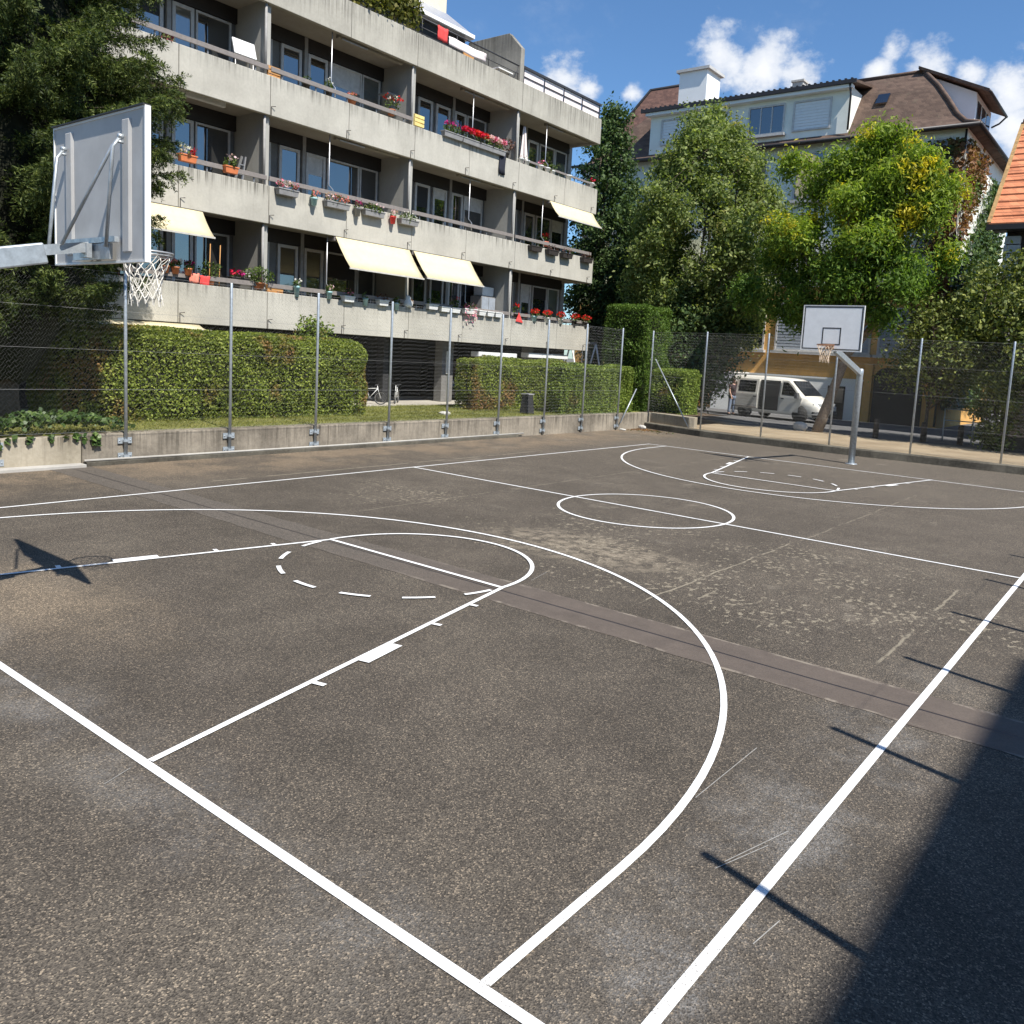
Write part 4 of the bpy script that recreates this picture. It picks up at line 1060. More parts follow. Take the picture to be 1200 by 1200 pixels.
drape('cloth', 'bright red cloth hanging under the first balcony rail', M['red_cloth'], 9.02, 9.28, z1 - .02, z1 + .22, XF - .05, 'cloth')
drape('cloth', 'red cloth folded over the terrace railing', M['red_cloth'], 16.75, 17.2, 12.0, 12.42, XF - .05, 'cloth')
drape('bed_sheet', 'white bed sheet drying on the terrace railing', M['cloth_white'], 17.25, 19.0, 11.98, 12.25, XF - .05, 'bed sheet')
drape('cloth', 'magenta cloth hanging behind the topmost balcony rail near the spruce', M['magenta_cloth'], 8.1, 8.4, z3 - .02, z3 + .25, XF - .16, 'cloth')
b = MB(); b.prism([(21.15, z1 - .08), (21.55, z1 - .12), (21.3, z1 + .25)], 'x', XF + .01, XF + .05); tag(b.build('pennant', M['red_cloth'], bevel=.01), 'red triangular cloth hanging over the lowest parapet near scarlet geraniums', 'cloth')
# folded parasol
t_ = thing('parasol', 'folded pale pink parasol standing on the third balcony', 'parasol', (XF - .45, 21.66, 8.5))
b = MB(); b.tube([(XF - .45, 21.66, 8.5), (XF - .45, 21.66, 10.62)], .018, 8); b.build('pole', M['alu'], t_)
b = MB(); n = 12; prof = [(.03, 10.6), (.06, 10.4), (.10, 9.9), (.15, 9.45), (.17, 9.3)]
vs = []
for (r, z) in prof:
    for j in range(n):
        a = 2 * math.pi * j / n; q = r * (1.15 if j % 2 else .7); vs.append((XF - .45 + q * math.cos(a), 21.66 + q * math.sin(a), z + (.05 if j % 2 else 0)))
b.add(vs, [(i * n + j, i * n + (j + 1) % n, (i + 1) * n + (j + 1) % n, (i + 1) * n + j) for i in range(4) for j in range(n)]); b.build('canopy', M['cloth_white'], t_)
b = MB(); b.lathe((XF - .45, 21.66, 8.5), [(.2, 0), (.2, .05), (.04, .09)], 14); b.build('base', M['grey_box'], t_)
# white cabinet on a frame, ladder, crates, shutter, chair
t_ = thing('folding_table', 'white table top tipped up on a frame by the third balcony partition', 'table', (XF - .35, 10.35, 8.5))
b = MB(); b.obox((XF - .35, 10.35, 9.72), (.05, .62, .42), Matrix.Rotation(R(-18), 3, 'Y')); b.build('table_top', M['white'], t_, bevel=.01)
b = MB()
for s in (-.25, .25): b.tube([(XF - .35, 10.35 + s, 9.6), (XF - .30, 10.35 + s, 8.5)], .015, 6); b.tube([(XF - .45, 10.35 + s, 9.75), (XF - .6, 10.35 + s, 8.5)], .015, 6)
b.build('frame', M['alu'], t_)
t_ = thing('ladder', 'aluminium step ladder leaning on the second floor partition', 'ladder', (XF - .6, 10.4, 5.74))
b = MB()
for s in (-.16, .16): b.bar((XF - .55, 10.2 + s, 5.74), (XF - .75, 10.62 + s * .3, 7.15), .03, .06)
b.build('rail', M['alu'], t_)
b = MB()
for i in range(5):
    q = (i + .7) / 5.6; b.bar((XF - .55 - .2 * q, 10.2 + .42 * q - .15 * (1 - .7 * q), 5.74 + 1.41 * q), (XF - .55 - .2 * q, 10.2 + .42 * q + .15 * (1 - .7 * q), 5.74 + 1.41 * q), .05, .025)
b.build('rung', M['alu'], t_)
def crate(label, y, z, mat, L=.42, h=.2, x=XF - .3):
    b = MB()
    for q in (0, h * .36, h * .72):
        b.box(x - .16, x - .145, y - L / 2, y + L / 2, z + q, z + q + h * .26); b.box(x + .145, x + .16, y - L / 2, y + L / 2, z + q, z + q + h * .26)
    b.box(x - .144, x + .144, y - L / 2, y - L / 2 + .015, z, z + h); b.box(x - .144, x + .144, y + L / 2 - .015, y + L / 2, z, z + h); b.box(x - .144, x + .144, y - L / 2 + .016, y + L / 2 - .016, z, z + .015)
    return tag(b.build('crate', mat), label, 'crate')
crate('orange wooden crate behind the first balcony rail right of the partition', 11.18, z1 - .05, M['orange_wood'], .5, .26, XF - .24)
crate('yellow crate on the third balcony beside the large window', 16.18, z3 + .06, M['yellow_box'], .40, .34, XF - .24)
crate('light wood crate at the third balcony partition post', 11.05, z3 - .02, M['orange_wood'], .36, .3, XF - .24)
t_ = thing('folding_chair', 'folded wooden garden chair leaning near the second floor corner window', 'chair', (XF - .6, 21.3, 5.74))
b = MB()
for s in (-.2, .2): b.bar((XF - .5, 21.3 + s, 5.75), (XF - .75, 21.3 + s, 7.2), .04, .05)
b.build('frame', M['orange_wood'], t_)
b = MB()
for i in range(7): q = .35 + i * .09; b.bar((XF - .5 - .25 * q, 21.12, 5.75 + 1.45 * q), (XF - .5 - .25 * q, 21.48, 5.75 + 1.45 * q), .02, .08)
b.build('seat_slats', M['orange_wood'], t_)
t_ = thing('armchair', 'brown wooden chair on the roof terrace by the concrete divider', 'chair', (-13.6, 18.95, 11.3))
b = MB(); b.box(-13.8, -13.4, 18.7, 19.2, 11.7, 11.76); b.build('seat', M['orange_wood'], t_)
b = MB(); b.box(-13.82, -13.78, 18.7, 19.2, 11.76, 12.5); b.build('backrest', M['orange_wood'], t_)
b = MB()
for sx in (-13.78, -13.42):
    for sy in (18.72, 19.18): b.box(sx - .02, sx + .02, sy - .02, sy + .02, 11.3, 11.7)
b.build('leg', M['orange_wood'], t_)
b = MB(); b.box(-13.82, -13.4, 19.18, 19.24, 11.95, 12.0); b.box(-13.82, -13.4, 18.66, 18.72, 11.95, 12.0); b.build('armrest', M['orange_wood'], t_)
t_ = thing('terrace_table', 'white slatted table on the roof terrace', 'table', (-13.6, 20.2, 11.3))
b = MB(); b.box(-14.1, -13.2, 19.85, 20.6, 12.1, 12.14); b.build('table_top', M['white'], t_)
b = MB()
for sx in (-14, -13.3):
    for sy in (19.95, 20.5): b.box(sx - .02, sx + .02, sy - .02, sy + .02, 11.3, 12.1)
b.build('leg', M['alu'], t_)
t_ = thing('owl_figure', 'white owl shaped figure standing on the lowest parapet', 'ornament', (XF - .08, 15.95, z1))
b = MB(); b.lathe((XF - .08, 15.95, z1), [(.12, 0), (.17, .08), (.15, .18), (.09, .24), (.10, .30), (.06, .36), (.01, .38)], 14); b.build('body', M['white_plastic'], t_)
b = MB(); b.add([(XF - .04, 16.04, z1 + .26), (XF + .05, 16.1, z1 + .23), (XF - .04, 16.1, z1 + .22)], [(0, 1, 2)]); b.build('beak', M['orange_wood'], t_)
# shelving seen in the third bay
t_ = thing('wall_shelf', 'two white boards fixed as shelves on the third floor partition', 'shelf', (-14, 15.7, 9.6))
b = MB(); b.box(-14.2, -13.75, 15.45, 15.87, 9.62, 9.66); b.build('board', M['pillar'], t_)
b = MB(); b.box(-14.2, -13.75, 15.45, 15.87, 10.12, 10.16); b.build('board', M['pillar'], t_)
# cabinet on the first balcony
t_ = thing('cabinet', 'grey plastic cabinet beside the last first floor partition', 'cabinet', (-14.0, 20.5, 2.98))
b = MB(); b.box(-14.3, -13.75, 20.1, 20.85, 2.98, 4.4); b.build('body', M['grey_box'], t_, bevel=.01)
b = MB(); b.box(-13.748, -13.735, 20.12, 20.46, 3.02, 4.36); b.build('door', M['vinyl_grey'], t_); b = MB(); b.box(-13.748, -13.735, 20.49, 20.83, 3.02, 4.36); b.build('door', M['vinyl_grey'], t_)
tag(MB().box(-14.25, -13.8, 20.2, 20.8, 4.42, 4.75).build('storage_box', M['white_plastic'], bevel=.02), 'pale box lying on top of the grey balcony cabinet', 'box')
# canes
for y in (9.35, 9.62):
    b = MB(); b.tube([(XF - .2, y, z1 - .4), (XF - .22, y + .05, z1 + 1.05)], .012, 6)
    tag(b.build('cane', M['orange_wood']), 'light bamboo cane tied to the tall pale balcony plant', 'cane', 'two canes at the tall plant')
# vine over the roof parapet
vi = thing('climbing_vine', 'yellowing vine climbing the railing above the roof parapet', 'climbing plant', (XF, 14.5, 11.9))
n = 3600
C = np.stack([XF - .12 + rng.normal(size=n) * .09, rng.uniform(12.6, 16.05, n), 11.90 + np.abs(rng.normal(size=n)) * .36 + rng.uniform(0, .6, n)], 1)
C[:, 2] += np.clip(C[:, 1] - 15.3, 0, 1) * rng.uniform(-.35, .9, n)
V, F = leaves(C, .11, .8); np_mesh('foliage', V, F, M['vine'], vi)
b = MB()
for i in range(9): y = 12.7 + .4 * i; b.tube([(XF - .15, y, 11.7), (XF - .12, y + random.uniform(-.2, .2), 12.4), (XF - .1, y + random.uniform(-.3, .3), 13.0)], .012, 5)
b.build('stem', M['bark'], vi)
# ------------------------------------------------------------------ houses beyond the court
HY = 38.0
hs = thing('corner_house', 'tall ochre and white house with brown mansard roof behind the far basket', 'house', (-12, 42, 0.1))
b = MB(); b.box(-22.5, -1.9, HY, 50, 0, 6.55); b.build('wall', M['ochre'], hs)
b = MB(); b.box(-22.48, -1.93, HY + .02, 49.98, 6.551, 13.45); b.build('wall', M['ivory'], hs)
b = MB(); b.box(-22.5, -14.6, HY - .018, HY - .002, 5.6, 9.2); b.build('wall', M['olive_render'], hs)
for z in (6.5, 9.45):
    b = MB(); b.box(-22.6, -14.5 if z > 9 else -1.85, HY - .09, HY - .019, z, z + .16); b.build('string_course', M['sill'], hs)
b = MB(); b.box(-13.2, -5.35, HY - .16, HY - .003, 0, 2.05); b.box(-13.25, -5.3, HY - .19, HY - .004, 2.051, 2.13); b.build('basement_wall', M['house_white'], hs)
b = MB(); b.box(-6.95, -6.1, HY - .19, HY - .161, .1, 1.75); o_ = b.build('door', M['dark_wood'], hs)
b = MB(); b.box(-6.88, -6.17, HY - .20, HY - .191, .95, 1.65); b.build('pane', M['glass_dark'], o_)
b = MB(); b.box(-8.55, -7.75, HY - .19, HY - .161, 1.05, 1.75); o_ = b.build('window', M['frame'], hs)
b = MB(); b.box(-8.49, -7.81, HY - .20, HY - .191, 1.11, 1.69); b.build('pane', M['glass_dark'], o_)
# open garage with rounded head: flat dark sheet stands for the shade inside
b = MB(); b.prism([(-4.85, .11), (-4.85, 2.35), (-4.6, 2.68), (-4.3, 2.76), (-2.6, 2.76), (-2.6, .11)], 'y', HY - .012, HY - .004); b.build('dark_garage_opening', M['shutter_box'], hs)
b = MB()
for i in range(5): b.box(-4.8, -2.65, HY - .03, HY - .013, .5 + .45 * i, .52 + .45 * i)
b.build('opening_rail', M['gutter'], hs)
b = MB(); b.box(-5.25, -4.87, HY - .25, HY - .004, .1, 2.9); b.build('pier', M['ochre'], hs, bevel=.03)
def hwin(x0, x1, z0, z1, shut, y=HY, sill=True, leaves_=2, fr='frame'):
    b = MB(); f = .09
    b.box(x0 - f, x0, y - .07, y - .003, z0 - f, z1 + f); b.box(x1, x1 + f, y - .07, y - .003, z0 - f, z1 + f)
    b.box(x0, x1, y - .07, y - .003, z1, z1 + f); b.box(x0, x1, y - .07, y - .003, z0 - f, z0)
    o = b.build('window', M[fr], hs)
    if shut:
        b = MB(); n = max(4, int((z1 - z0) / .14))
        for i in range(n):
            za = z0 + (z1 - z0) * i / n; zb_ = z0 + (z1 - z0) * (i + 1) / n
            b.add([(x0, y - .032, za), (x1, y - .032, za), (x1, y - .018, zb_ - .006), (x0, y - .018, zb_ - .006), (x0, y - .03, zb_ - .005), (x1, y - .03, zb_ - .005)], [(0, 1, 2, 3), (3, 2, 5, 4)])
        b.build('roller_shutter', M[shut], o)
    else:
        b = MB(); b.box(x0, x1, y - .02, y - .006, z0, z1); b.build('pane', M['glass_dark'], o)
        b = MB()
        for i in range(1, leaves_): xm = x0 + (x1 - x0) * i / leaves_; b.box(xm - .03, xm + .03, y - .05, y - .021, z0, z1)
        if leaves_ > 1: b.build('glazing_bar', M[fr], o)
    if sill:
        b = MB(); b.box(x0 - .2, x1 + .2, y - .28, y - .004, z0 - f - .13, z0 - f - .002); b.build('sill', M['sill'], o)
hwin(-9.85, -7.45, 3.42, 5.65, 'vinyl_grey', fr='sill'); hwin(-7.2, -5.25, 3.42, 5.62, 'vinyl_grey', fr='sill'); hwin(-4.75, -3.0, 3.42, 5.45, 'vinyl_grey', fr='sill')
hwin(-12.3, -10.6, 3.42, 5.6, None, leaves_=2)
hwin(-19.45, -18.6, 10.15, 12.3, None); hwin(-19.6, -18.7, 7.1, 9.0, None); hwin(-16.6, -15.4, 10.15, 12.3, 'vinyl_grey'); hwin(-3.5, -2.6, 7.15, 8.7, 'vinyl_grey')
hwin(-3.3, -2.55, 11.2, 12.95, 'vinyl_grey'); hwin(-6.6, -5.2, 10.8, 12.9, None); hwin(-12.6, -11.2, 10.8, 12.9, None); hwin(-9.6, -8.2, 10.8, 12.9, None)
# mansard roof, bell-cast
prof = [(-.5, 13.38), (0.15, 13.66), (.65, 14.15), (1.2, 14.95), (1.9, 15.9), (2.9, 17.0), (5.2, 17.5)]
X0, X1, Y0, Y1 = -22.5, -1.9, HY, 50.0
vs = []
for d, z in prof: vs += [(X0 + d, Y0 + d, z), (X1 - d, Y0 + d, z), (X1 - d, Y1 - d, z), (X0 + d, Y1 - d, z)]
fs = []
for i in range(len(prof) - 1):
    for j in range(4): fs.append((4 * i + j, 4 * i + (j + 1) % 4, 4 * i + 4 + (j + 1) % 4, 4 * i + 4 + j))
k = 4 * (len(prof) - 1); fs.append((k, k + 1, k + 2, k + 3)); fs.append((3, 2, 1, 0))
b = MB(); b.add(vs, fs); rf = b.build('roof', M['tile_brown'], hs)
b = MB()
for a, c in (((X0, Y0), (X1, Y0)), ((X1, Y0), (X1, Y1))):
    for d, z in ((-.56, 13.36),):
        p = (a[0] + (d if a[0] == X0 else -d), a[1] + d, z); q = (c[0] + (d if c[0] == X0 else -d), c[1] + (d if c[1] == Y0 else -d), z)
        b.tube([p, q], .085, 8)
b.build('gutter', M['gutter'], hs)
b = MB(); b.tube([(X1 - .05, Y0 - .1, 13.3), (X1 - .05, Y0 - .1, 0.2)], .05, 8); b.build('downpipe', M['gutter'], hs)
b = MB(); pts = [(X1 - d, Y0 + d, z + .03) for d, z in prof[:-1]]; b.tube(pts, .11, 8); b.tube([(X1 - 2.9, Y0 + 2.9, 17.02), (-8, Y0 + 2.9, 17.02)], .10, 8); b.build('ridge_tiles', M['tile_brown'], rf)
# long flat dormer
dm = MB(); dm.box(-18.4, -7.35, HY + .3, 42, 13.78, 15.98); dmo = dm.build('dormer', M['ivory'], hs)
b = MB(); b.prism([(HY - .1, 15.985), (HY - .1, 16.10), (42.3, 16.9), (42.3, 16.75)], 'x', -18.75, -7.0); b.build('dormer_roof', M['tile_brown'], dmo)
b = MB(); b.box(-18.8, -6.98, HY - .2, HY - .105, 15.96, 16.13)
for i in range(40): b.box(-18.8 + .296 * i, -18.7 + .296 * i, HY - .2, HY + .2, 16.131, 16.19)
b.build('dormer_gutter', M['gutter'], dmo)
b = MB(); b.tube([(-7.3, HY - .1, 15.95), (-7.28, HY + .1, 15.5), (-7.28, HY + .1, 13.9)], .05, 6); b.build('downpipe', M['gutter'], dmo)
b = MB(); b.box(-18.55, -7.2, HY - .08, HY + .298, 15.80, 15.955); b.build('eaves_board', M['house_white'], dmo)
hwin(-12.45, -10.65, 14.22, 15.5, None, HY + .3, True, 3); hwin(-17.6, -15.65, 14.3, 15.5, 'white', HY + .3, False); hwin(-10.05, -8.3, 14.22, 15.5, 'white', HY + .3, False); hwin(-14.7, -13.6, 14.3, 15.5, 'white', HY + .3, False)
# side dormer
b = MB(); b.prism([(-2.35, 13.85), (-2.35, 15.75), (-4.9, 16.95), (-6, 16.95), (-6, 13.85)], 'y', 41.0, 44.6); sdm = b.build('dormer', M['house_white'], hs)
b = MB(); b.prism([(-1.75, 15.60), (-1.75, 15.74), (-5.0, 17.22), (-5.0, 17.08)], 'y', 40.6, 45.0); b.build('dormer_roof', M['tile_brown'], sdm)
b = MB(); b.tube([(-1.7, 40.6, 15.60), (-1.7, 45.0, 15.60)], .07, 6); b.tube([(-1.7, 45, 15.60), (-2.0, 45, 15.3), (-2.3, 44.8, 15.1)], .045, 6); b.build('gutter', M['gutter'], sdm)
for y in (41.3, 42.4, 43.5):
    b = MB(); b.box(-2.348, -2.32, y, y + .85, 14.35, 15.45); b.build('pane', M['glass'], sdm)
b = MB(); b.box(-18.05, -16.3, 40.5, 42.1, 15.5, 18.75); ch = b.build('chimney', M['house_white'], hs)
b = MB(); b.box(-18.2, -16.12, 40.35, 42.28, 18.752, 18.90); b.build('chimney_cap', M['sill'], ch)
b = MB(); b.box(-12.1, -11.5, 42.5, 43.1, 16.5, 18.0); b.box(-12.16, -11.44, 42.44, 43.16, 18.001, 18.1); b.build('chimney', M['stone'], hs)
b = MB(); b.obox((-6.2, HY + 1.5, 15.55), (.55, .7, .08), Matrix.Rotation(R(50), 3, 'X')); b.build('skylight', M['glass_dark'], rf)
# foliage on the house
def sheet(name, label, n, fn, size, mat, cat='climbing plant', aspect=.8, nrm=None):
    C = fn(n); V, F = leaves(C, size, aspect, nrm=nrm)
    o = np_mesh(name, V, F, mat, loc=C.mean(0)); return tag(o, label, cat)
def f_(n):
    z = rng.uniform(2.6, 12.9, n); wd = .35 + .45 * np.sin(z * .9) ** 2
    x = -1.95 - np.abs(rng.normal(size=n)) * wd; return np.stack([x, HY - .1 - np.abs(rng.normal(size=n)) * .12, z], 1)
sheet('climbing_creeper', 'reddish creeper climbing the right corner of the ochre house', 2600, f_, .2, M['creeper'], nrm=np.array([.3, -1.5, .5]))
def f_(n):
    y = rng.uniform(38.0, 42.5, n); z = rng.uniform(8.2, 12.9, n); k = z > 8.2 + (y - 38.0) * .9 + rng.normal(size=n) * .4
    return np.stack([-1.84 + np.abs(rng.normal(size=n)) * .10, y, z], 1)[k]
sheet('climbing_creeper', 'brown creeper under the eaves on the side wall of the ochre house', 3600, f_, .17, M['creeper'], nrm=np.array([1.5, 0, .6]))
def f_(n):
    y = rng.uniform(38.0, 47.5, n); z = rng.uniform(1, 12.4, n); k = z < 7.5 + np.clip(y - 39.0, 0, 9) * .9 + rng.normal(size=n) * .5
    return np.stack([-1.84 + np.abs(rng.normal(size=n)) * .13, y, z], 1)[k]
sheet('climbing_ivy', 'dark ivy covering the side wall of the ochre house', 14000, f_, .19, M['ivy'], nrm=np.array([1.5, 0, .6]))

h2 = thing('hipped_house', 'house with a plain red brown hipped roof showing past the apartment block', 'house', (-24, 50, 0.1))
b = MB(); b.box(-28, -20.2, 46.6, 57, 0, 15.3); b.build('wall', M['ivory'], h2)
b = MB(); b.add([(-28.6, 46, 15.2), (-19.6, 46, 15.2), (-19.6, 57.6, 15.2), (-28.6, 57.6, 15.2), (-26.6, 51.2, 22.0), (-22.4, 51.2, 22.0)], [(0, 1, 5, 4), (1, 2, 5), (2, 3, 4, 5), (3, 0, 4), (3, 2, 1, 0)]); rf = b.build('roof', M['tile_redbrown'], h2)
b = MB(); b.tube([(-28.6, 46, 15.22), (-26.6, 51.2, 22.02), (-22.4, 51.2, 22.02)], .12, 6); b.build('ridge_tiles', M['gutter'], rf)
b = MB(); b.tube([(-28.6, 45.95, 15.2), (-19.6, 45.95, 15.2)], .09, 6); b.build('gutter', M['gutter'], h2)
b = MB(); b.box(-24.6, -23.8, 46.58, 46.598, 11.5, 13.3); b.build('window', M['glass_dark'], h2)

h3 = thing('orange_roofed_house', 'house with a steep bright orange tiled roof at the right edge', 'house', (5, 36, 0.1))
b = MB(); b.box(1.0, 11, 32.6, 42, 0, 8.2); b.build('wall', M['dark_wood'], h3)  # dark brown puts the shade on this wall into its colour
b = MB(); n = 15; prof3 = []
for i in range(n + 1):
    q = i / n; prof3.append((32.0 + 4.6 * q, 8.15 + 4.75 * q))
vs = []; fs = []
for i in range(n):
    (ya, za), (yb_, zb_) = prof3[i], prof3[i + 1]
    k = len(vs); vs += [(.45, ya - .02, za + .06), (12, ya - .02, za + .06), (12, yb_, zb_ + .015), (.45, yb_, zb_ + .015), (.45, ya - .02, za), (12, ya - .02, za)]
    fs += [(k, k + 1, k + 2, k + 3), (k + 4, k + 5, k + 1, k)]
k = len(vs); vs += [(.45, 41.2, 8.15), (12, 41.2, 8.15), (12, 36.6, 12.92), (.45, 36.6, 12.92)]; fs.append((k, k + 1, k + 2, k + 3))
b.add(vs, fs); rf = b.build('roof', M['tile_orange'], h3)
b = MB(); b.prism([(32.05, 7.95), (36.6, 12.75), (36.6, 12.98), (31.98, 8.25)], 'x', .38, .52); b.build('verge_tiles', plain('lichen covered verge tiles', (0.36, 0.22, 0.09), 0.9, var=.4, scale=8), rf)
b = MB(); b.tube([(.45, 36.6, 12.98), (12, 36.6, 12.98)], .12, 8); b.build('ridge_tiles', M['tile_orange'], rf)
b = MB(); b.box(.40, 12, 31.84, 31.98, 7.95, 8.14); b.box(.6, 12, 31.985, 32.6, 7.93, 8.05); b.build('gutter', M['gutter'], h3)
b = MB()
for i in range(24): b.box(.98 + .02 * (i % 2), 1.52 - .02 * (i % 2), 32.3, 32.595, .12 + .32 * i, .40 + .32 * i)
b.build('stone_pier', M['sill'], h3)
b = MB(); b.box(2.2, 3.4, 32.58, 32.598, 4.6, 6.4); o_ = b.build('window', M['frame'], h3)
b = MB(); b.box(2.28, 3.32, 32.56, 32.579, 4.68, 6.32); b.build('pane', M['glass_dark'], o_)

# ------------------------------------------------------------------ trees and hedges
def limb(b, p, q, r0, r1, k=5, wob=.12):
    p, q = Vector(p), Vector(q); pts = []; L = (q - p).length
    for i in range(k + 1):
        t_ = i / k; c = p.lerp(q, t_)
        if 0 < i < k: c += Vector((random.uniform(-1, 1), random.uniform(-1, 1), random.uniform(-.5, .5))) * wob * L * .25
        pts.append(c)
    b.tube(pts, [r0 + (r1 - r0) * i / k for i in range(k + 1)], 8)
def crown_pts(lobes, n, per=22, cl=.26, shell=.3, down=0.0):
    c = np.array([l[0] for l in lobes], dtype=float); r = np.array([l[1] if hasattr(l[1], '__len__') else (l[1],) * 3 for l in lobes], dtype=float)
    pr_ = (r.prod(1)) ** (2 / 3); pr_ /= pr_.sum()
    m = n // per
    idx = rng.choice(len(lobes), m, p=pr_)
    d = rng.normal(size=(m, 3)); d /= np.linalg.norm(d, axis=1, keepdims=True)
    rad = 1 - np.abs(rng.normal(size=m)) * shell
    K = c[idx] + d * r[idx] * np.clip(rad, 0.05, 1.15)[:, None]
    C = np.repeat(K, per, axis=0) + rng.normal(size=(m * per, 3)) * cl * np.array([1, 1, .75])
    C[:, 2] -= np.abs(rng.normal(size=m * per)) * down
    Nn = np.repeat(d, per, axis=0)
    return C, Nn, K
def tree(name, label, base, lobes, n, size, mats, trunk_r, aspect=.55, bark='bark', trunk_to=None, cl=.26, down=0.0, per=22, shell=.3, split=None, cat='tree', axis=None, limbs=14):
    t_ = thing(name, label, cat, base)
    C, Nn, K = crown_pts(lobes, n, per, cl, shell, down)
    V, F = leaves(C, size, aspect, nrm=Nn * .8 + np.array([0, 0, .5]), axis=axis)
    mi = None
    if split: mi = split(C)
    np_mesh('crown', V, F, mats, t_, mi)
    b = MB(); tp = trunk_to or (base[0], base[1], lobes[0][0][2])
    limb(b, base, tp, trunk_r, trunk_r * .55, 6, .012)
    top = Vector(tp)
    main = lobes[::max(1, len(lobes) // limbs)]
    for (c, r) in main:
        s = Vector(base).lerp(top, random.uniform(.55, 1.0)); limb(b, s, c, trunk_r * .38, .025, 5)
    sub = K[rng.choice(len(K), min(120, len(K)), replace=False)]
    cs = np.array([l[0] for l in main])
    for p in sub:
        j = np.argmin(((cs - p) ** 2).sum(1)); limb(b, cs[j], p, .022, .006, 3)
    b.build('trunk', M[bark], t_)
    return t_
def ovoid(cx, cy, z0, z1, rmax, n, rl, peak=.42, sq=1.0):
    out = []
    for i in range(n):
        t_ = (i + .5) / n; z = z0 + (z1 - z0) * t_
        prof_ = (math.sin(math.pi * min(1, t_ / peak) / 2) if t_ < peak else max(0, math.cos(math.pi / 2 * (t_ - peak) / (1 - peak))) ** .8)
        a = i * 2.39996; rr = rmax * prof_ * random.uniform(.55, .9)
        q = rl * (.65 + .5 * prof_) * random.uniform(.8, 1.15)
        out.append(((cx + rr * math.cos(a), cy + rr * math.sin(a) * sq, z), (q, q, q * .85)))
    return out
random.seed(31)
def profiled(cx, cy, prof_, n, rl, fill=(.5, .95)):
    out = []; zs = [p[0] for p in prof_]; rs = [p[1] for p in prof_]
    wsum = np.interp(np.linspace(zs[0], zs[-1], 200), zs, rs) + .5; cdf = np.cumsum(wsum) / wsum.sum()
    for i in range(n):
        z = float(np.interp((i + .5) / n, cdf, np.linspace(zs[0], zs[-1], 200))); R_ = float(np.interp(z, zs, rs))
        q = min(rl, max(.45, R_ * .75)) * random.uniform(.7, 1.15); rr = max(0, R_ - q * .75) * random.uniform(*fill) ** .6
        a = i * 2.39996 + random.uniform(-.3, .3); out.append(((cx + rr * math.cos(a), cy + rr * math.sin(a), z), (q, q, q * .8)))
    return out
tree('broadleaf_tree', 'big rounded green tree left of the yellowing one, in front of the pale house', (-10.2, 30.2, .3), profiled(-10.2, 30.2, [(3.2, 2.2), (4.2, 3.2), (5.8, 3.8), (7.5, 3.85), (9.4, 3.35), (10.8, 2.6), (12.2, 1.55), (13.2, .6)], 74, 1.0), 88000, .155, M['broad'], .19, cl=.2, per=18, shell=.42)
tree('columnar_tree', 'narrow dark tree rising at the far end of the apartment block', (-17.2, 32.5, .3), ovoid(-17.0, 32.5, 1.5, 14.6, 1.75, 44, .78, .45), 36000, .17, M['dark_leaf'], .16, cl=.22)
tree('columnar_tree', 'dark leafy tree low behind the end of the block beneath the swing', (-14.4, 33.0, .3), ovoid(-14.6, 32.5, 1.0, 9.0, 1.9, 34, .85, .45), 26000, .17, M['dark_leaf'], .16, cl=.24)
tree('understorey_tree', 'dark shaded tree between the block shaped hedge and the white van', (-10.2, 29.0, .3), ovoid(-10.0, 29.2, .8, 5.6, 2.3, 26, .95, .5), 22000, .16, M['dark_leaf'], .12, cl=.25)
# yellowing locust
random.seed(8)
lob = [((-3.4, 28.0, 10.3), (1.2, 1.2, .9)), ((-2.1, 27.8, 9.9), (1.3, 1.2, .9)), ((-4.6, 28.2, 9.6), (1.2, 1.2, .9)), ((-1.0, 28.0, 9.4), (1.2, 1.2, .9)), ((-3.0, 27.2, 9.2), (1.4, 1.2, .9)),
       ((-4.9, 27.6, 7.8), (1.1, 1.1, .8)), ((-.3, 27.8, 8.2), (1.1, 1.1, .8)), ((-2.2, 27, 7.9), (1.4, 1.2, .9)), ((-3.9, 27.2, 7.4), (1.3, 1.2, .9)), ((-.9, 27.2, 7.0), (1.2, 1.1, .8)),
       ((-5.6, 28.4, 6.6), (1.1, 1.1, .8)), ((-2.6, 27.4, 6.2), (1.4, 1.2, .8)), ((-4.6, 27.4, 5.8), (1.2, 1.1, .8)), ((-1.3, 27.6, 5.7), (1.2, 1.1, .7)), ((-3.6, 27.4, 5.0), (1.1, 1.0, .7)), ((-5.0, 28, 4.9), (.9, .9, .6)), ((-2.3, 27.8, 4.9), (.9, .9, .55)), ((-.2, 28.0, 6.4), (.9, .9, .7)), ((-2.4, 28.2, 11.0), (.7, .7, .5)), ((-5.6, 28.2, 10.0), (.8, .7, .5)), ((-.5, 28, 9.9), (.7, .7, .5)), ((.1, 28, 9.0), (.7, .7, .6))]
lob = [((c[0] if c[0] < -3 else -3 + (c[0] + 3) * .78, c[1], c[2]), r) for c, r in lob]
lob2 = []
for c, r in lob:
    for i in range(3): lob2.append(((c[0] + random.gauss(0, r[0] * .5), c[1] + random.gauss(0, r[1] * .5), c[2] + random.gauss(0, r[2] * .45)), tuple(x * random.uniform(.42, .68) for x in r)))
lob = lob2
def spl(C): return (C[:, 2] + rng.normal(size=len(C)) * .5 < 6.6).astype(np.int32)
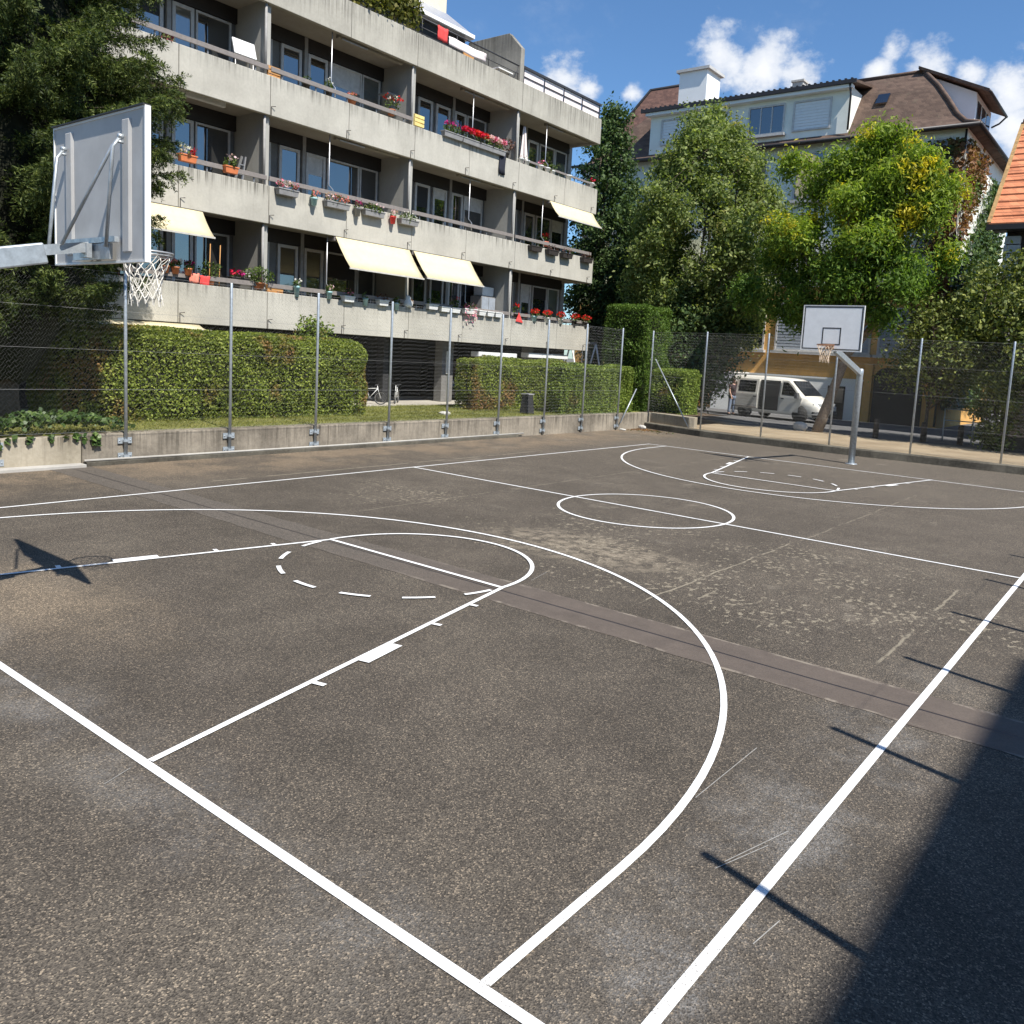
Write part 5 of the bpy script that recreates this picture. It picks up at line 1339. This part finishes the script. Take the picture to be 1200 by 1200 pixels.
tree('locust_tree', 'feathery yellow and green tree with leaning trunk above the far basket', (-3.75, 27.75, .18), lob, 104000, .165, [M['locust'], M['locust_low']], .22, aspect=.34, bark='bark_light', trunk_to=(-2.6, 27.8, 4.2), cl=.19, down=.34, split=spl, axis=np.array([0, 0, -.9]), shell=.42, per=18, limbs=24)
random.seed(15)
tree('spreading_bush', 'dark spreading bush in front of the garage at right of the far basket', (-.2, 28.6, .15), ovoid(.1, 28.4, 1.9, 4.9, 1.7, 22, .7, .4), 9500, .13, M['bush'], .08, cl=.22, bark='bark')
tree('small_tree', 'small tree with yellow green leaves under the orange roof', (2.3, 28.8, .15), ovoid(2.2, 28.8, 2.2, 6.4, 1.8, 28, .75, .5), 14500, .14, M['bush'], .10, cl=.24)
tree('small_tree', 'shaded green tree at the right edge beyond the fence', (4.6, 28.0, .15), ovoid(4.6, 28.0, .6, 6.4, 2.0, 26, .9, .5), 18000, .15, M['bush'], .10, cl=.24)
tree('low_shrub', 'low bright shrub beside the metal railing at far right', (2.2, 27.6, .15), ovoid(2.2, 27.6, .3, 3.0, .75, 10, .42, .4), 6500, .11, M['bush'], .03, cl=.14, cat='shrub')

# spruce
def spruce():
    bx, by = -10.75, 3.95
    t_ = thing('spruce_tree', 'tall dark spruce with drooping branches at the left edge', 'spruce', (bx, by, .55))
    tb = MB(); tb.tube([(bx, by, .45), (bx, by, 1.0), (bx + .03, by, 5), (bx, by, 10), (bx, by, 14.2)], [.26, .20, .165, .10, .02], 12)
    tips = []; P0 = []; D0 = []
    z = 2.9
    while z < 13.6:
        fr = (z - 2.0) / 12.0
        L0 = 4.0 * (1 - fr) ** .7 + .25
        nb = 15 if z < 10 else 6
        for k in range(nb):
            a = 2 * math.pi * (k + random.uniform(-.45, .45)) / nb + z * 2.4
            if math.cos(a) < -.3 and random.random() < .6: continue
            L = L0 * random.uniform(.62, 1.1) * (.62 if z < 3.4 else .76 if z < 4.6 else 1) * (.74 if z < 5.6 and math.sin(a) > .25 and random.random() < .9 else 1)
            zz = z + random.uniform(-.16, .16); dr = random.uniform(.22, .42)
            pts = []
            for i in range(8):
                s = i / 7; r = L * s
                pts.append(Vector((bx + r * math.cos(a), by + r * math.sin(a), zz + .22 * s - dr * L * s + .20 * L * s ** 3)))
            tb.tube(pts, [.022 * (1 - s / 7.4) + .002 for s in range(8)], 5)
            side = Vector((-math.sin(a), math.cos(a), 0)); ou = Vector((math.cos(a), math.sin(a), 0))
            m = int(L / (.062 if z < 10 else .16))
            for i in range(m):
                s = .22 + .78 * i / m; j = min(6, int(s * 7)); p = pts[j].lerp(pts[j + 1], s * 7 - j)
                tl = .40 * (1 - s) ** .5 * min(1, L / 2) + .17
                for sg in (-1, 1):
                    d = (side * sg * random.uniform(.3, 1.0) + ou * .7 + Vector((0, 0, random.uniform(-1.15, .25)))).normalized()
                    P0.append(p); D0.append(d * tl * random.uniform(.6, 1.2))
        z += .245 if z < 10 else .5
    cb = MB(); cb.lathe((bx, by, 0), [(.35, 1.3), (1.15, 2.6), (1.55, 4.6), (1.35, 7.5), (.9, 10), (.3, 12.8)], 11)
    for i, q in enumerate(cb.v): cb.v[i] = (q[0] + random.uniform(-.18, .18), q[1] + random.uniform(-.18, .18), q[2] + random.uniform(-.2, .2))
    cb.build('dark_inner_cone', M['core'], t_)  # solid dark cone added so gaps in the crown read as shade
    P0 = np.array([tuple(p) for p in P0]); D0 = np.array([tuple(d) for d in D0])
    per = 26
    s = np.tile(np.linspace(.06, 1.0, per), len(P0))
    P = np.repeat(P0, per, 0); Dd = np.repeat(D0, per, 0)
    ax = unit(Dd)
    C = P + Dd * s[:, None]; C[:, 2] -= .06 * s ** 2
    rnd = rng.normal(size=C.shape); rnd -= ax * (rnd * ax).sum(1, keepdims=True); rnd = unit(rnd)
    nd = unit(ax * .65 + rnd * .9)
    C = C + nd * .04
    N = unit(np.cross(nd, rng.normal(size=C.shape)))
    B = np.cross(N, nd); ln = rng.uniform(.065, .10, len(C))[:, None]; wd = rng.uniform(.007, .012, len(C))[:, None]
    V = np.stack([C - nd * ln / 2, C + B * wd, C + nd * ln / 2, C - B * wd], 1).reshape(-1, 3)
    np_mesh('crown', V, np.arange(len(V)).reshape(-1, 4), M['spruce'], t_)
    tb.build('trunk', M['bark'], t_)
random.seed(77)
spruce()
random.seed(78)

def hedge(name, label, x0, x1, y0, y1, z0, z1, n, size, mat, rnd=.12, nround=0.0, aspect=.6, bottom=.1, axis=None, lump=.06):
    """clipped hedge: solid dark core that reads as shade in the gaps, with leaves scattered through its outer skin"""
    h = thing(name, label, 'hedge', ((x0 + x1) / 2, (y0 + y1) / 2, z0))
    dx, dy, dz = x1 - x0, y1 - y0, z1 - z0
    A = np.array([dy * dz, dy * dz, dx * dz, dx * dz, dx * dy * 1.3]); A = A / A.sum()
    f = rng.choice(5, n, p=A); u, v = rng.uniform(size=n), rng.uniform(size=n)
    C = np.zeros((n, 3)); N = np.zeros((n, 3))
    m = f == 0; C[m] = np.stack([np.full(m.sum(), x0), y0 + dy * u[m], z0 + dz * v[m]], 1); N[m] = (-1, 0, 0)
    m = f == 1; C[m] = np.stack([np.full(m.sum(), x1), y0 + dy * u[m], z0 + dz * v[m]], 1); N[m] = (1, 0, 0)
    m = f == 2; C[m] = np.stack([x0 + dx * u[m], np.full(m.sum(), y0), z0 + dz * v[m]], 1); N[m] = (0, -1, 0)
    m = f == 3; C[m] = np.stack([x0 + dx * u[m], np.full(m.sum(), y1), z0 + dz * v[m]], 1); N[m] = (0, 1, 0)
    m = f == 4; C[m] = np.stack([x0 + dx * u[m], y0 + dy * v[m], np.full(m.sum(), z1)], 1); N[m] = (0, 0, 1)
    if nround:                                                    # rounded ends and top edges
        c = np.array([(x0 + x1) / 2, (y0 + y1) / 2, (z0 + z1) / 2]); r = nround
        lo = np.array([x0 + r, y0 + r, z0 - 1]); hi = np.array([x1 - r, y1 - r, z1 - r])
        q = np.clip(C, lo, hi); d = C - q; L = np.linalg.norm(d, axis=1, keepdims=True)
        C = np.where(L > r, q + d / np.maximum(L, 1e-6) * r, C)
    wv = np.sin(C[:, 1] * 2.3 + C[:, 2] * 1.7) * np.sin(C[:, 2] * 3.1 + C[:, 0]) * lump + np.sin(C[:, 1] * 5.7 + 1) * np.sin(C[:, 2] * 6.3) * lump * .6
    C = C + N * (wv - np.abs(rng.normal(size=n)) * rnd + .03)[:, None]
    V, F = leaves(C, size, aspect, nrm=N * .55 + np.array([0, 0, .35]), axis=axis)
    np_mesh('foliage', V, F, mat, h)
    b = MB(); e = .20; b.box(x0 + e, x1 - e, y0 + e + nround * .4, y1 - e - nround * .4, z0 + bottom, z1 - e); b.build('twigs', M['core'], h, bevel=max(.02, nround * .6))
    b = MB(); b.tube([(x0 + dx * .25, y0 + .2, z0 - .03), (x0 + dx * .25, y1 - .2, z0 - .03)], .03, 5); b.tube([(x0 + dx * .75, y0 + .2, z0 - .03), (x0 + dx * .75, y1 - .2, z0 - .03)], .03, 5); b.tube([(x0 + dx * .2, (y0 + y1) / 2, z0 - .03), (x0 + dx * .8, (y0 + y1) / 2, z0 - .03)], .03, 5)
    for i in range(int(dy / .45) + 1):
        for q in (.25, .75):
            x = x0 + dx * q; y = y0 + .25 + (dy - .5) * i / max(1, int(dy / .45)); limb(b, (x, y, z0 - .05), (x + random.uniform(-.1, .1), y + random.uniform(-.15, .15), z0 + dz * .5), .025, .012, 3)
    b.build('stem', M['bark'], h)
    return h
hedge('long_hedge', 'long tall clipped hedge with browning patches beside the spruce', -11.9, -10.35, 4.6, 12.35, .55, 2.50, 95000, .056, M['hedge'], nround=.5)
tree('young_shrub', 'leafy shoot sticking up above the rounded end of the long hedge', (-11.4, 11.0, .55), [((-11.3, 11.0, 2.75), (.32, .38, .3)), ((-11.3, 11.25, 2.6), (.4, .4, .25))], 1500, .09, M['hedge_green'], .03, cl=.1, cat='shrub', limbs=2)
hedge('low_hedge', 'lower green hedge along the wall in front of the swing frame', -9.6, -8.95, 18.9, 23.2, .55, 2.15, 46000, .056, M['hedge_green'], nround=.15)
hedge('low_hedge', 'lower hedge set back behind the grey litter bin', -11.6, -10.6, 16.6, 21.5, .57, 2.2, 40000, .056, M['hedge'], nround=.2)
hedge('block_hedge', 'tallest hedge clipped as a square block in the far court corner', -10.9, -8.95, 23.75, 25.6, .55, 4.45, 45000, .08, M['thuja'], rnd=.16, aspect=.35, axis=np.array([0, 0, 1.2]), lump=.09, nround=.2)
hedge('short_hedge', 'short bright hedge right of the tall square block hedge', -9.0, -7.5, 24.3, 25.5, .45, 2.12, 18000, .06, M['hedge_green'], nround=.15)
# ivy over the wall top
iv = thing('ground_ivy', 'glossy ivy spilling over the retaining wall below the spruce', 'ivy', (-8.9, 3, .55))
n = 5200
y = rng.uniform(-2, 5.4, n); x = -8.62 - np.abs(rng.normal(size=n)) * .42; zt_ = .62 + .20 * np.clip(np.sin(y * 1.9) * .5 + .5, 0, 1) + rng.normal(size=n) * .05 + np.clip((4 - y) * .05, 0, .2)
m = y < 5.4 - np.abs(rng.normal(size=n)) * .8; C = np.stack([x, y, zt_], 1)[m]
hang = []
for i in range(60):
    yy = random.uniform(-1.5, 4.7); L = abs(random.gauss(0, .10)) + (.36 if i % 19 == 0 else 0.03)
    for k in range(int(L / .022)): hang.append((-8.555 + random.uniform(-.01, .02), yy + random.uniform(-.03, .03), .56 - .022 * k))
C = np.concatenate([C, np.array(hang)])
V, F = leaves(C, .085, .85, nrm=np.array([.7, 0, .8])); np_mesh('foliage', V, F, M['ivy'], iv)
b = MB()
for i in range(14): y = -1.5 + .46 * i; limb(b, (-8.95, y, .55), (-8.57, y + random.uniform(-.3, .3), .56), .012, .005, 4)
b.build('stem', M['bark'], iv)

# ------------------------------------------------------------------ things in the garden
bn = thing('litter_bin', 'grey tapered litter bin on the lawn edge before the low hedge', 'bin', (-9.5, 17.8, .55))
b = MB(); b.add([(-9.66, 17.62, .55), (-9.34, 17.62, .55), (-9.34, 17.98, .55), (-9.66, 17.98, .55), (-9.62, 17.67, 1.14), (-9.38, 17.67, 1.14), (-9.38, 17.93, 1.14), (-9.62, 17.93, 1.14)], [(0, 3, 2, 1), (4, 5, 6, 7), (0, 1, 5, 4), (1, 2, 6, 5), (2, 3, 7, 6), (3, 0, 4, 7)]); b.build('body', M['dark_wall'], bn, bevel=.015)
b = MB(); b.box(-9.65, -9.35, 17.64, 17.96, 1.145, 1.19); b.build('lid', M['grey_box'], bn, bevel=.01)
rock('boulder', (-9.9, 14.6, .545), (.16, .22, .10), 'small white stone lying on the lawn before the dark parking level', 'stone', M['stone'])
sw = thing('swing_frame', 'pale metal swing frame standing behind the low hedge', 'swing', (-14, 27, .55))
b = MB(); b.tube([(-14, 26.0, 3.0), (-14, 27.95, 3.05)], .03, 8); b.build('crossbar', M['galv'], sw)
for y in (26.05, 27.9):
    for s in (-1, 1): b = MB(); b.tube([(-14, y, 3.02), (-14 + s * .5, y + s * .25, .55)], .035, 8); b.build('leg', M['white'], sw)
b = MB(); b.tube([(-14, 26.9, 3.0), (-14, 26.92, 1.1)], .012, 5); b.tube([(-14, 27.3, 3.0), (-14, 27.28, 1.1)], .012, 5); b.build('chain', M['wire'], sw)
b = MB(); b.box(-14.1, -13.9, 26.88, 27.32, 1.06, 1.10); b.build('seat', M['rubber'], sw)

def bicycle(label):
    k = thing('bicycle', label, 'bicycle')
    for x in (-.52, .52):
        b = MB(); b.ring((x, 0, .34), .31, .026, 24, 6, 'y'); w_ = b.build('wheel', M['rubber'], k)
        b = MB(); b.ring((x, 0, .34), .285, .012, 24, 5, 'y')
        for i in range(9):
            a = math.pi * i / 9; b.tube([(x + .28 * math.cos(a), 0, .34 + .28 * math.sin(a)), (x - .28 * math.cos(a), 0, .34 - .28 * math.sin(a))], .0025, 3)
        b.build('rim', M['alu'], w_)
    b = MB(); T = lambda *p: b.tube(p, .017, 6)
    T((-.05, 0, .32), (.36, 0, .80)); T((-.05, 0, .32), (-.20, 0, .84)); T((-.18, 0, .78), (.36, 0, .82)); T((-.05, 0, .32), (-.52, 0, .34)); T((-.18, 0, .76), (-.52, 0, .34)); T((.34, 0, .95), (.38, 0, .74), (.52, 0, .34))
    b.build('frame', M['white'], k)
    b = MB(); b.tube([(.28, -.28, 1.0), (.36, -.2, 1.02), (.35, 0, 1.0), (.36, .2, 1.02), (.28, .28, 1.0)], .014, 6); b.build('handlebar', M['black_plastic'], k)
    b = MB(); b.prism([(-.34, -.08), (-.34, .08), (-.10, .02), (-.10, -.02)], 'z', .87, .92); b.build('saddle', M['rubber'], k, bevel=.01)
    b = MB(); b.lathe((-.05, -.02, .32), [(.09, -.01), (.09, .01)], 14, axis='y'); b.tube([(-.05, .06, .32), (.10, .06, .25)], .01, 5); b.tube([(-.05, -.06, .32), (-.20, -.06, .39)], .01, 5); b.build('crank', M['black_plastic'], k)
    return k
def dup(root, label=None):
    def cp(o, par):
        c = o.copy(); COL.objects.link(c); c.parent = par
        for ch_ in list(o.children): cp(ch_, c)
        return c
    c = cp(root, None)
    if label: c['label'] = label
    return c
bk = bicycle('pale bicycle parked by the rounded end of the long hedge'); bk.scale = (.62, .62, .62); bk.location = (-13.3, 14.75, .58); bk.rotation_euler = (0, 0, R(38)); bk['group'] = 'bicycles under the apartment block'
bk2 = dup(bk, 'pale bicycle parked further from the hedge in front of the dark wall'); bk2.location = (-13.5, 16.0, .58); bk2.rotation_euler = (0, 0, R(-50))

# ------------------------------------------------------------------ vehicles
def car_body(b, stations, low, belt, m=0):
    """stations: (x, ztop, half width, roof half width)"""
    rings = []
    for (x, zt_, hw, rw_) in stations:
        zb_ = min(belt, zt_ - .06)
        half = [(0, low), (hw * .92, low), (hw, low + .16), (hw, zb_ * .72), (hw * .985, zb_)]
        zt2 = max(zt_, zb_ + .05)
        half += [(hw * .985 + (rw_ - hw * .985) * .5, zb_ + (zt2 - .07 - zb_) * .5), (rw_, zt2 - .07), (rw_ * .86, zt2 - .012), (0, zt2 + .012)]
        ring = [(x, -y, z) for y, z in half] + [(x, y, z) for y, z in reversed(half[1:-1])]
        rings.append(ring)
    k = len(rings[0]); vs = [v for r in rings for v in r]; fs = []
    for i in range(len(rings) - 1):
        for j in range(k): fs.append((i * k + j, (i + 1) * k + j, (i + 1) * k + (j + 1) % k, i * k + (j + 1) % k))
    fs.append(tuple(range(k))); fs.append(tuple((len(rings) - 1) * k + j for j in reversed(range(k))))
    return b.add(vs, fs, m, True)
def wheel(par, x, y, r=.33, wd=.21):
    s = -1 if y < 0 else 1
    b = MB(); b.lathe((x, y, r), [(r * .62, -wd / 2), (r * .93, -wd / 2), (r, -wd * .36), (r, wd * .36), (r * .93, wd / 2), (r * .62, wd / 2)], 24, axis='y'); o = b.build('tyre', M['rubber'], par)
    b = MB(); b.lathe((x, y, r), [(r * .2, s * wd * .36), (r * .61, s * wd * .40), (r * .61, s * wd * .49), (r * .5, s * wd * .46), (r * .36, s * wd * .40), (r * .2, s * wd * .45), (.01, s * wd * .46)] if s > 0 else [(.01, s * wd * .46), (r * .2, s * wd * .45), (r * .36, s * wd * .40), (r * .5, s * wd * .46), (r * .61, s * wd * .49), (r * .61, s * wd * .40), (r * .2, s * wd * .36)], 20, axis='y'); b.build('rim', M['alu'], o)
    return o
vn = thing('parked_van', 'white delivery van with its sliding door open parked before the ochre house', 'van')
def ys(z): return .945 if z < 1.1 else .945 - (z - 1.1) * .155
st = [(0.0, 1.86, .88, .74), (.06, 1.93, .93, .78), (.3, 1.965, .95, .80), (1.2, 1.975, .955, .81), (2.4, 1.97, .955, .81), (3.05, 1.94, .955, .80), (3.3, 1.86, .955, .78), (3.7, 1.52, .95, .80), (4.12, 1.17, .945, .86), (4.45, 1.06, .925, .84), (4.72, .95, .86, .78), (4.86, .80, .78, .70), (4.89, .62, .70, .62)]
b = MB(); car_body(b, st, .27, 1.1); vb = b.build('body', M['van'], vn)
def panel(poly, off, y_in=.03):
    b = MB(); n = len(poly)
    vs = [(x, -(ys(z) + off), z) for x, z in poly] + [(x, -(ys(z) - y_in), z) for x, z in poly]
    b.add(vs, [tuple(range(n)), tuple(reversed(range(n, 2 * n)))] + [(i, n + i, n + (i + 1) % n, (i + 1) % n) for i in range(n)]); return b
b = panel([(1.72, .42), (2.78, .42), (2.78, 1.1), (2.78, 1.80), (1.72, 1.80), (1.72, 1.1)], .016); b.build('dark_opening_panel', M['rubber'], vn)  # black panel in place of the shaded inside of the van
b = panel([(.42, .45), (1.66, .45), (1.66, 1.1), (1.66, 1.83), (.42, 1.83), (.42, 1.1)], .055, -.02); dr = b.build('sliding_door', M['van'], vn, bevel=.012)
b = panel([(.55, 1.20), (1.52, 1.20), (1.52, 1.74), (.55, 1.74)], .062, -.056); b.build('door_window', M['glass_dark'], dr)
b = MB(); b.box(1.44, 1.60, -1.03, -1.0, .98, 1.03); b.build('handle', M['black_plastic'], dr)
b = panel([(2.86, .42), (3.55, .42), (3.95, .72), (4.02, 1.08), (3.48, 1.62), (3.22, 1.83), (2.86, 1.83), (2.86, 1.1)], .018, -.006); dr = b.build('door', M['van'], vn, bevel=.01)
b = panel([(2.94, 1.17), (3.86, 1.15), (3.38, 1.62), (3.18, 1.76), (2.94, 1.76)], .024, -.02); b.build('door_window', M['glass_dark'], dr)
b = MB(); b.box(2.93, 3.08, -.99, -.965, .98, 1.03); b.build('handle', M['black_plastic'], dr)
b = MB(); b.box(3.74, 3.90, -1.22, -.99, 1.06, 1.32); b.box(3.80, 3.86, -1.0, -.93, 1.08, 1.14); b.build('wing_mirror', M['black_plastic'], vn, bevel=.03)
b = MB(); b.add([(4.10, -.78, 1.205), (4.10, .78, 1.205), (3.36, .70, 1.845), (3.36, -.70, 1.845), (4.08, -.78, 1.185), (4.08, .78, 1.185), (3.34, .70, 1.825), (3.34, -.70, 1.825)], [(0, 1, 2, 3), (4, 7, 6, 5), (0, 3, 7, 4), (1, 5, 6, 2), (0, 4, 5, 1), (3, 2, 6, 7)]); b.build('windscreen', M['glass_dark'], vn)
b = MB(); car_body(b, [(4.55, .60, .93, .90), (4.80, .60, .86, .83), (4.93, .57, .76, .73), (4.97, .52, .66, .62)], .25, .5); b.build('bumper', M['black_plastic'], vn)
b = MB(); b.box(4.86, 4.905, -.42, .42, .68, .80); b.build('grille', M['black_plastic'], vn, bevel=.01)
for s in (-1, 1):
    b = MB(); b.prism([(4.55, s * .90), (4.80, s * .80), (4.90, s * .52), (4.78, s * .52)], 'z', .66, .90); b.build('headlamp', M['lamp_glass'], vn, bevel=.02)
for x in (.95, 3.95):
    for y in (-.83, .83):
        o_ = wheel(vn, x, y)
        b = MB(); b.lathe((x, y * 1.128, .36), [(.40, -.012), (.40, .012)], 28, axis='y'); b.build('wheel_arch', M['rubber'], vn)
b = MB(); b.box(-.03, .005, -.88, -.76, .8, 1.45); b.box(-.03, .005, .76, .88, .8, 1.45); b.build('tail_lamp', M['red_tail'], vn)
b = MB(); b.obox((-.55, 0, 1.98), (1.1, 1.4, .05), Matrix.Rotation(R(-8), 3, 'Y')); b.build('tailgate', M['van'], vn, bevel=.015)
b = MB(); b.tube([(.3, -1.0, .46), (.3, -1.06, .5), (1.6, -1.06, .5), (1.6, -1.0, .46)], .025, 6); b.build('side_step', M['rust'], vn)
yaw = R(-9); ca, sa = math.cos(yaw), math.sin(yaw)
vn.scale = (.94, .94, .96); vn.location = (-6.3 - .94 * (3.95 * ca + .85 * sa), 32.75 - .94 * (3.95 * sa - .85 * ca), .155); vn.rotation_euler = (0, 0, yaw)

cr = thing('parked_car', 'dark car parked in the shade under the apartment block', 'car')
st = [(0, .72, .72, .62), (.1, .95, .80, .70), (.5, 1.0, .84, .66), (1.0, 1.38, .86, .58), (1.6, 1.45, .87, .60), (2.4, 1.42, .87, .60), (3.2, .98, .86, .70), (3.9, .86, .82, .72), (4.15, .70, .74, .66), (4.2, .5, .66, .6)]
b = MB(); car_body(b, st, .2, .88); b.build('body', M['car_dark'], cr)
b = MB(); b.add([(3.14, -.66, 1.03), (3.14, .66, 1.03), (2.46, .55, 1.41), (2.46, -.55, 1.41)], [(0, 1, 2, 3)]); b.build('windscreen', M['glass'], cr)
for x in (.75, 3.4):
    for y in (-.76, .76): wheel(cr, x, y, .3, .19)
for s in (-1, 1):
    b = MB(); b.prism([(3.95, s * .80), (4.12, s * .72), (4.17, s * .5), (4.0, s * .5)], 'z', .58, .72); b.build('headlamp', M['lamp_glass'], cr)
cr.location = (-18.2, 21.0, .58); cr.rotation_euler = (0, 0, R(-15))

# ------------------------------------------------------------------ street furniture
def bollard(label):
    k = thing('bollard', label, 'bollard', group='dark bollards along the gravel verge')
    b = MB(); b.lathe((0, 0, 0), [(.10, 0), (.10, .62), (.085, .68), (.04, .70)], 12); b.build('post', M['dark_wood'], k)
    b = MB(); b.ring((0, 0, .56), .102, .008, 16, 5); b.build('band', M['rust'], k)
    return k
bl = bollard('dark wooden bollard nearest to the far basket pole'); bl.location = (-1.65, 27.8, .175)
for (x, y), lab in zip(((-.15, 28.2), (.98, 28.5), (1.85, 28.3)), ('second dark bollard from the far basket pole', 'third dark bollard, before the metal railing', 'dark bollard at the railing by the low bright shrub')):
    c = dup(bl, lab); c.location = (x, y, .17)
rl = thing('metal_railing', 'pale metal tube railing on a low wall at the far right', 'railing', (2.6, 29.5, .15))
b = MB(); b.box(1.6, 6.5, 29.4, 29.65, .12, .55); b.build('plinth', M['kerb'], rl)
b = MB()
for z in (.95, 1.35): b.tube([(.2, 29.5, z), (6.4, 29.5, z)], .022, 6)
b.build('rail', M['galv'], rl)
for x in (.2, 1.15, 1.65, 3.2, 4.8, 6.4): b = MB(); b.tube([(x, 29.5, .12 if x < 1.6 else .5), (x, 29.5, 1.37)], .026, 6); b.build('post', M['galv'], rl)

# ------------------------------------------------------------------ the person by the van
def skin(name, verts, edges, rad, mat, parent, root=0, sub=1):
    me = bpy.data.meshes.new(name); me.from_pydata(verts, edges, []); me.materials.append(mat)
    o = bpy.data.objects.new(name, me); COL.objects.link(o)
    if parent: o.parent = parent
    sk = o.modifiers.new('skin', 'SKIN'); sk.use_smooth_shade = True
    if not me.skin_vertices: me.skin_vertices.new()
    for i, v in enumerate(me.skin_vertices[0].data):
        v.radius = rad[i] if isinstance(rad[i], tuple) else (rad[i], rad[i]); v.use_root = (i == root)
    ss = o.modifiers.new('smooth', 'SUBSURF'); ss.levels = sub; ss.render_levels = sub + 1
    return o
def person(label):
    """standing, facing +x, left hand forward on the van, 1.72 m"""
    p = thing('person', label, 'person')
    v = []; e = []; r = []
    def a(q, rad, par=None):
        v.append(q); r.append(rad); i = len(v) - 1
        if par is not None: e.append((par, i))
        return i
    pel = a((0, 0, .93), (.15, .11)); wa = a((.0, 0, 1.08), (.13, .10), pel); chs = a((.01, 0, 1.27), (.155, .11), wa); sh = a((.0, 0, 1.42), (.12, .085), chs); nk = a((.01, 0, 1.49), .052, sh); jw = a((.035, 0, 1.55), (.065, .06), nk); hd = a((.03, 0, 1.63), (.08, .088), jw); tp = a((.02, 0, 1.70), (.06, .066), hd)
    ns = a((.13, 0, 1.60), .012, jw)
    for s in (-1, 1):
        ear = a((.015, s * .095, 1.61), .016, hd)
        shd = a((0, s * .19, 1.40), .06, sh); el = a((.05 if s < 0 else .14, s * .24, 1.13), .042, shd)
        wr = a((.16, s * .23, .90) if s < 0 else (.36, s * .20, 1.08), .03, el)
        d = (Vector(v[wr]) - Vector(v[el])).normalized()
        pm = a(tuple(Vector(v[wr]) + d * .07), (.035, .02), wr)
        sd = Vector((0, 1, 0)) if abs(d.y) < .7 else Vector((1, 0, 0)); nn = d.cross(sd).normalized()
        for i, L in enumerate((.055, .07, .075, .065)):
            o_ = sd * (.03 - .02 * i); k1 = a(tuple(Vector(v[pm]) + o_ + d * .03), .0095, pm); k2 = a(tuple(Vector(v[k1]) + d * L * .5 + nn * .008), .009, k1); a(tuple(Vector(v[k2]) + d * L * .45 + nn * .018), .008, k2)
        k1 = a(tuple(Vector(v[wr]) + d * .03 + sd * .035 + nn * .01), .011, wr); a(tuple(Vector(v[k1]) + d * .045 + sd * .012 + nn * .012), .009, k1)
        hip = a((0, s * .09, .88), .095, pel); kn = a((.03 * s + .02, s * .105, .49), .06, hip); an = a((.03 * s - .02, s * .11, .09), .042, kn); a((.03 * s + .13, s * .12, .035), (.04, .03), an)
    skin('body', v, e, r, M['skin'], p)
    q = [(0, 0, .90), (0, 0, 1.08), (.01, 0, 1.27), (0, 0, 1.40), (0, -.19, 1.385), (.03, -.215, 1.24), (0, .19, 1.385), (.07, .215, 1.25)]
    skin('shirt', q, [(0, 1), (1, 2), (2, 3), (3, 4), (4, 5), (3, 6), (6, 7)], [(.20, .155), (.185, .15), (.205, .16), (.16, .125), .088, .075, .088, .075], M['dark_top'], p, 1)
    q = [(0, 0, .95)]; ed = []; rr = [(.162, .125)]
    for s in (-1, 1):
        k = len(q); q += [(0, s * .092, .86), (.03 * s + .02, s * .106, .49), (.03 * s - .02, s * .11, .11)]; ed += [(0, k), (k, k + 1), (k + 1, k + 2)]; rr += [.108, .078, .066]
    skin('jeans', q, ed, rr, M['jeans'], p)
    b = MB(); b.lathe((.005, 0, 1.60), [(.094, -.06), (.103, .0), (.10, .06), (.075, .115), (.03, .135)], 16)
    ho = b.build('hair', M['hair'], p)
    for vv in ho.data.vertices:
        if vv.co.x > .05 and vv.co.z < 1.655: vv.co.x = .05 - .02
    for s in (-1, 1):
        b = MB(); b.lathe((.107, s * .032, 1.622), [(.004, -.009), (.011, -.004), (.011, .004), (.004, .009)], 8); b.build('eye', M['rubber'], p)
        b = MB(); b.prism([(.0 + .03 * s - .07, s * .115 - .045), (.03 * s + .19, s * .12 - .045), (.03 * s + .19, s * .12 + .045), (.03 * s - .07, s * .115 + .045)], 'z', .0, .075); b.build('shoe', M['rubber'], p, bevel=.02)
    b = MB(); b.box(.122, .13, -.022, .022, 1.562, 1.572); b.build('mouth', M['coral_cloth'], p)
    return p
ps = person('person in dark top and blue jeans standing behind the open white van')
ps.location = (-9.75, 33.1, .155); ps.rotation_euler = (0, 0, R(-20))
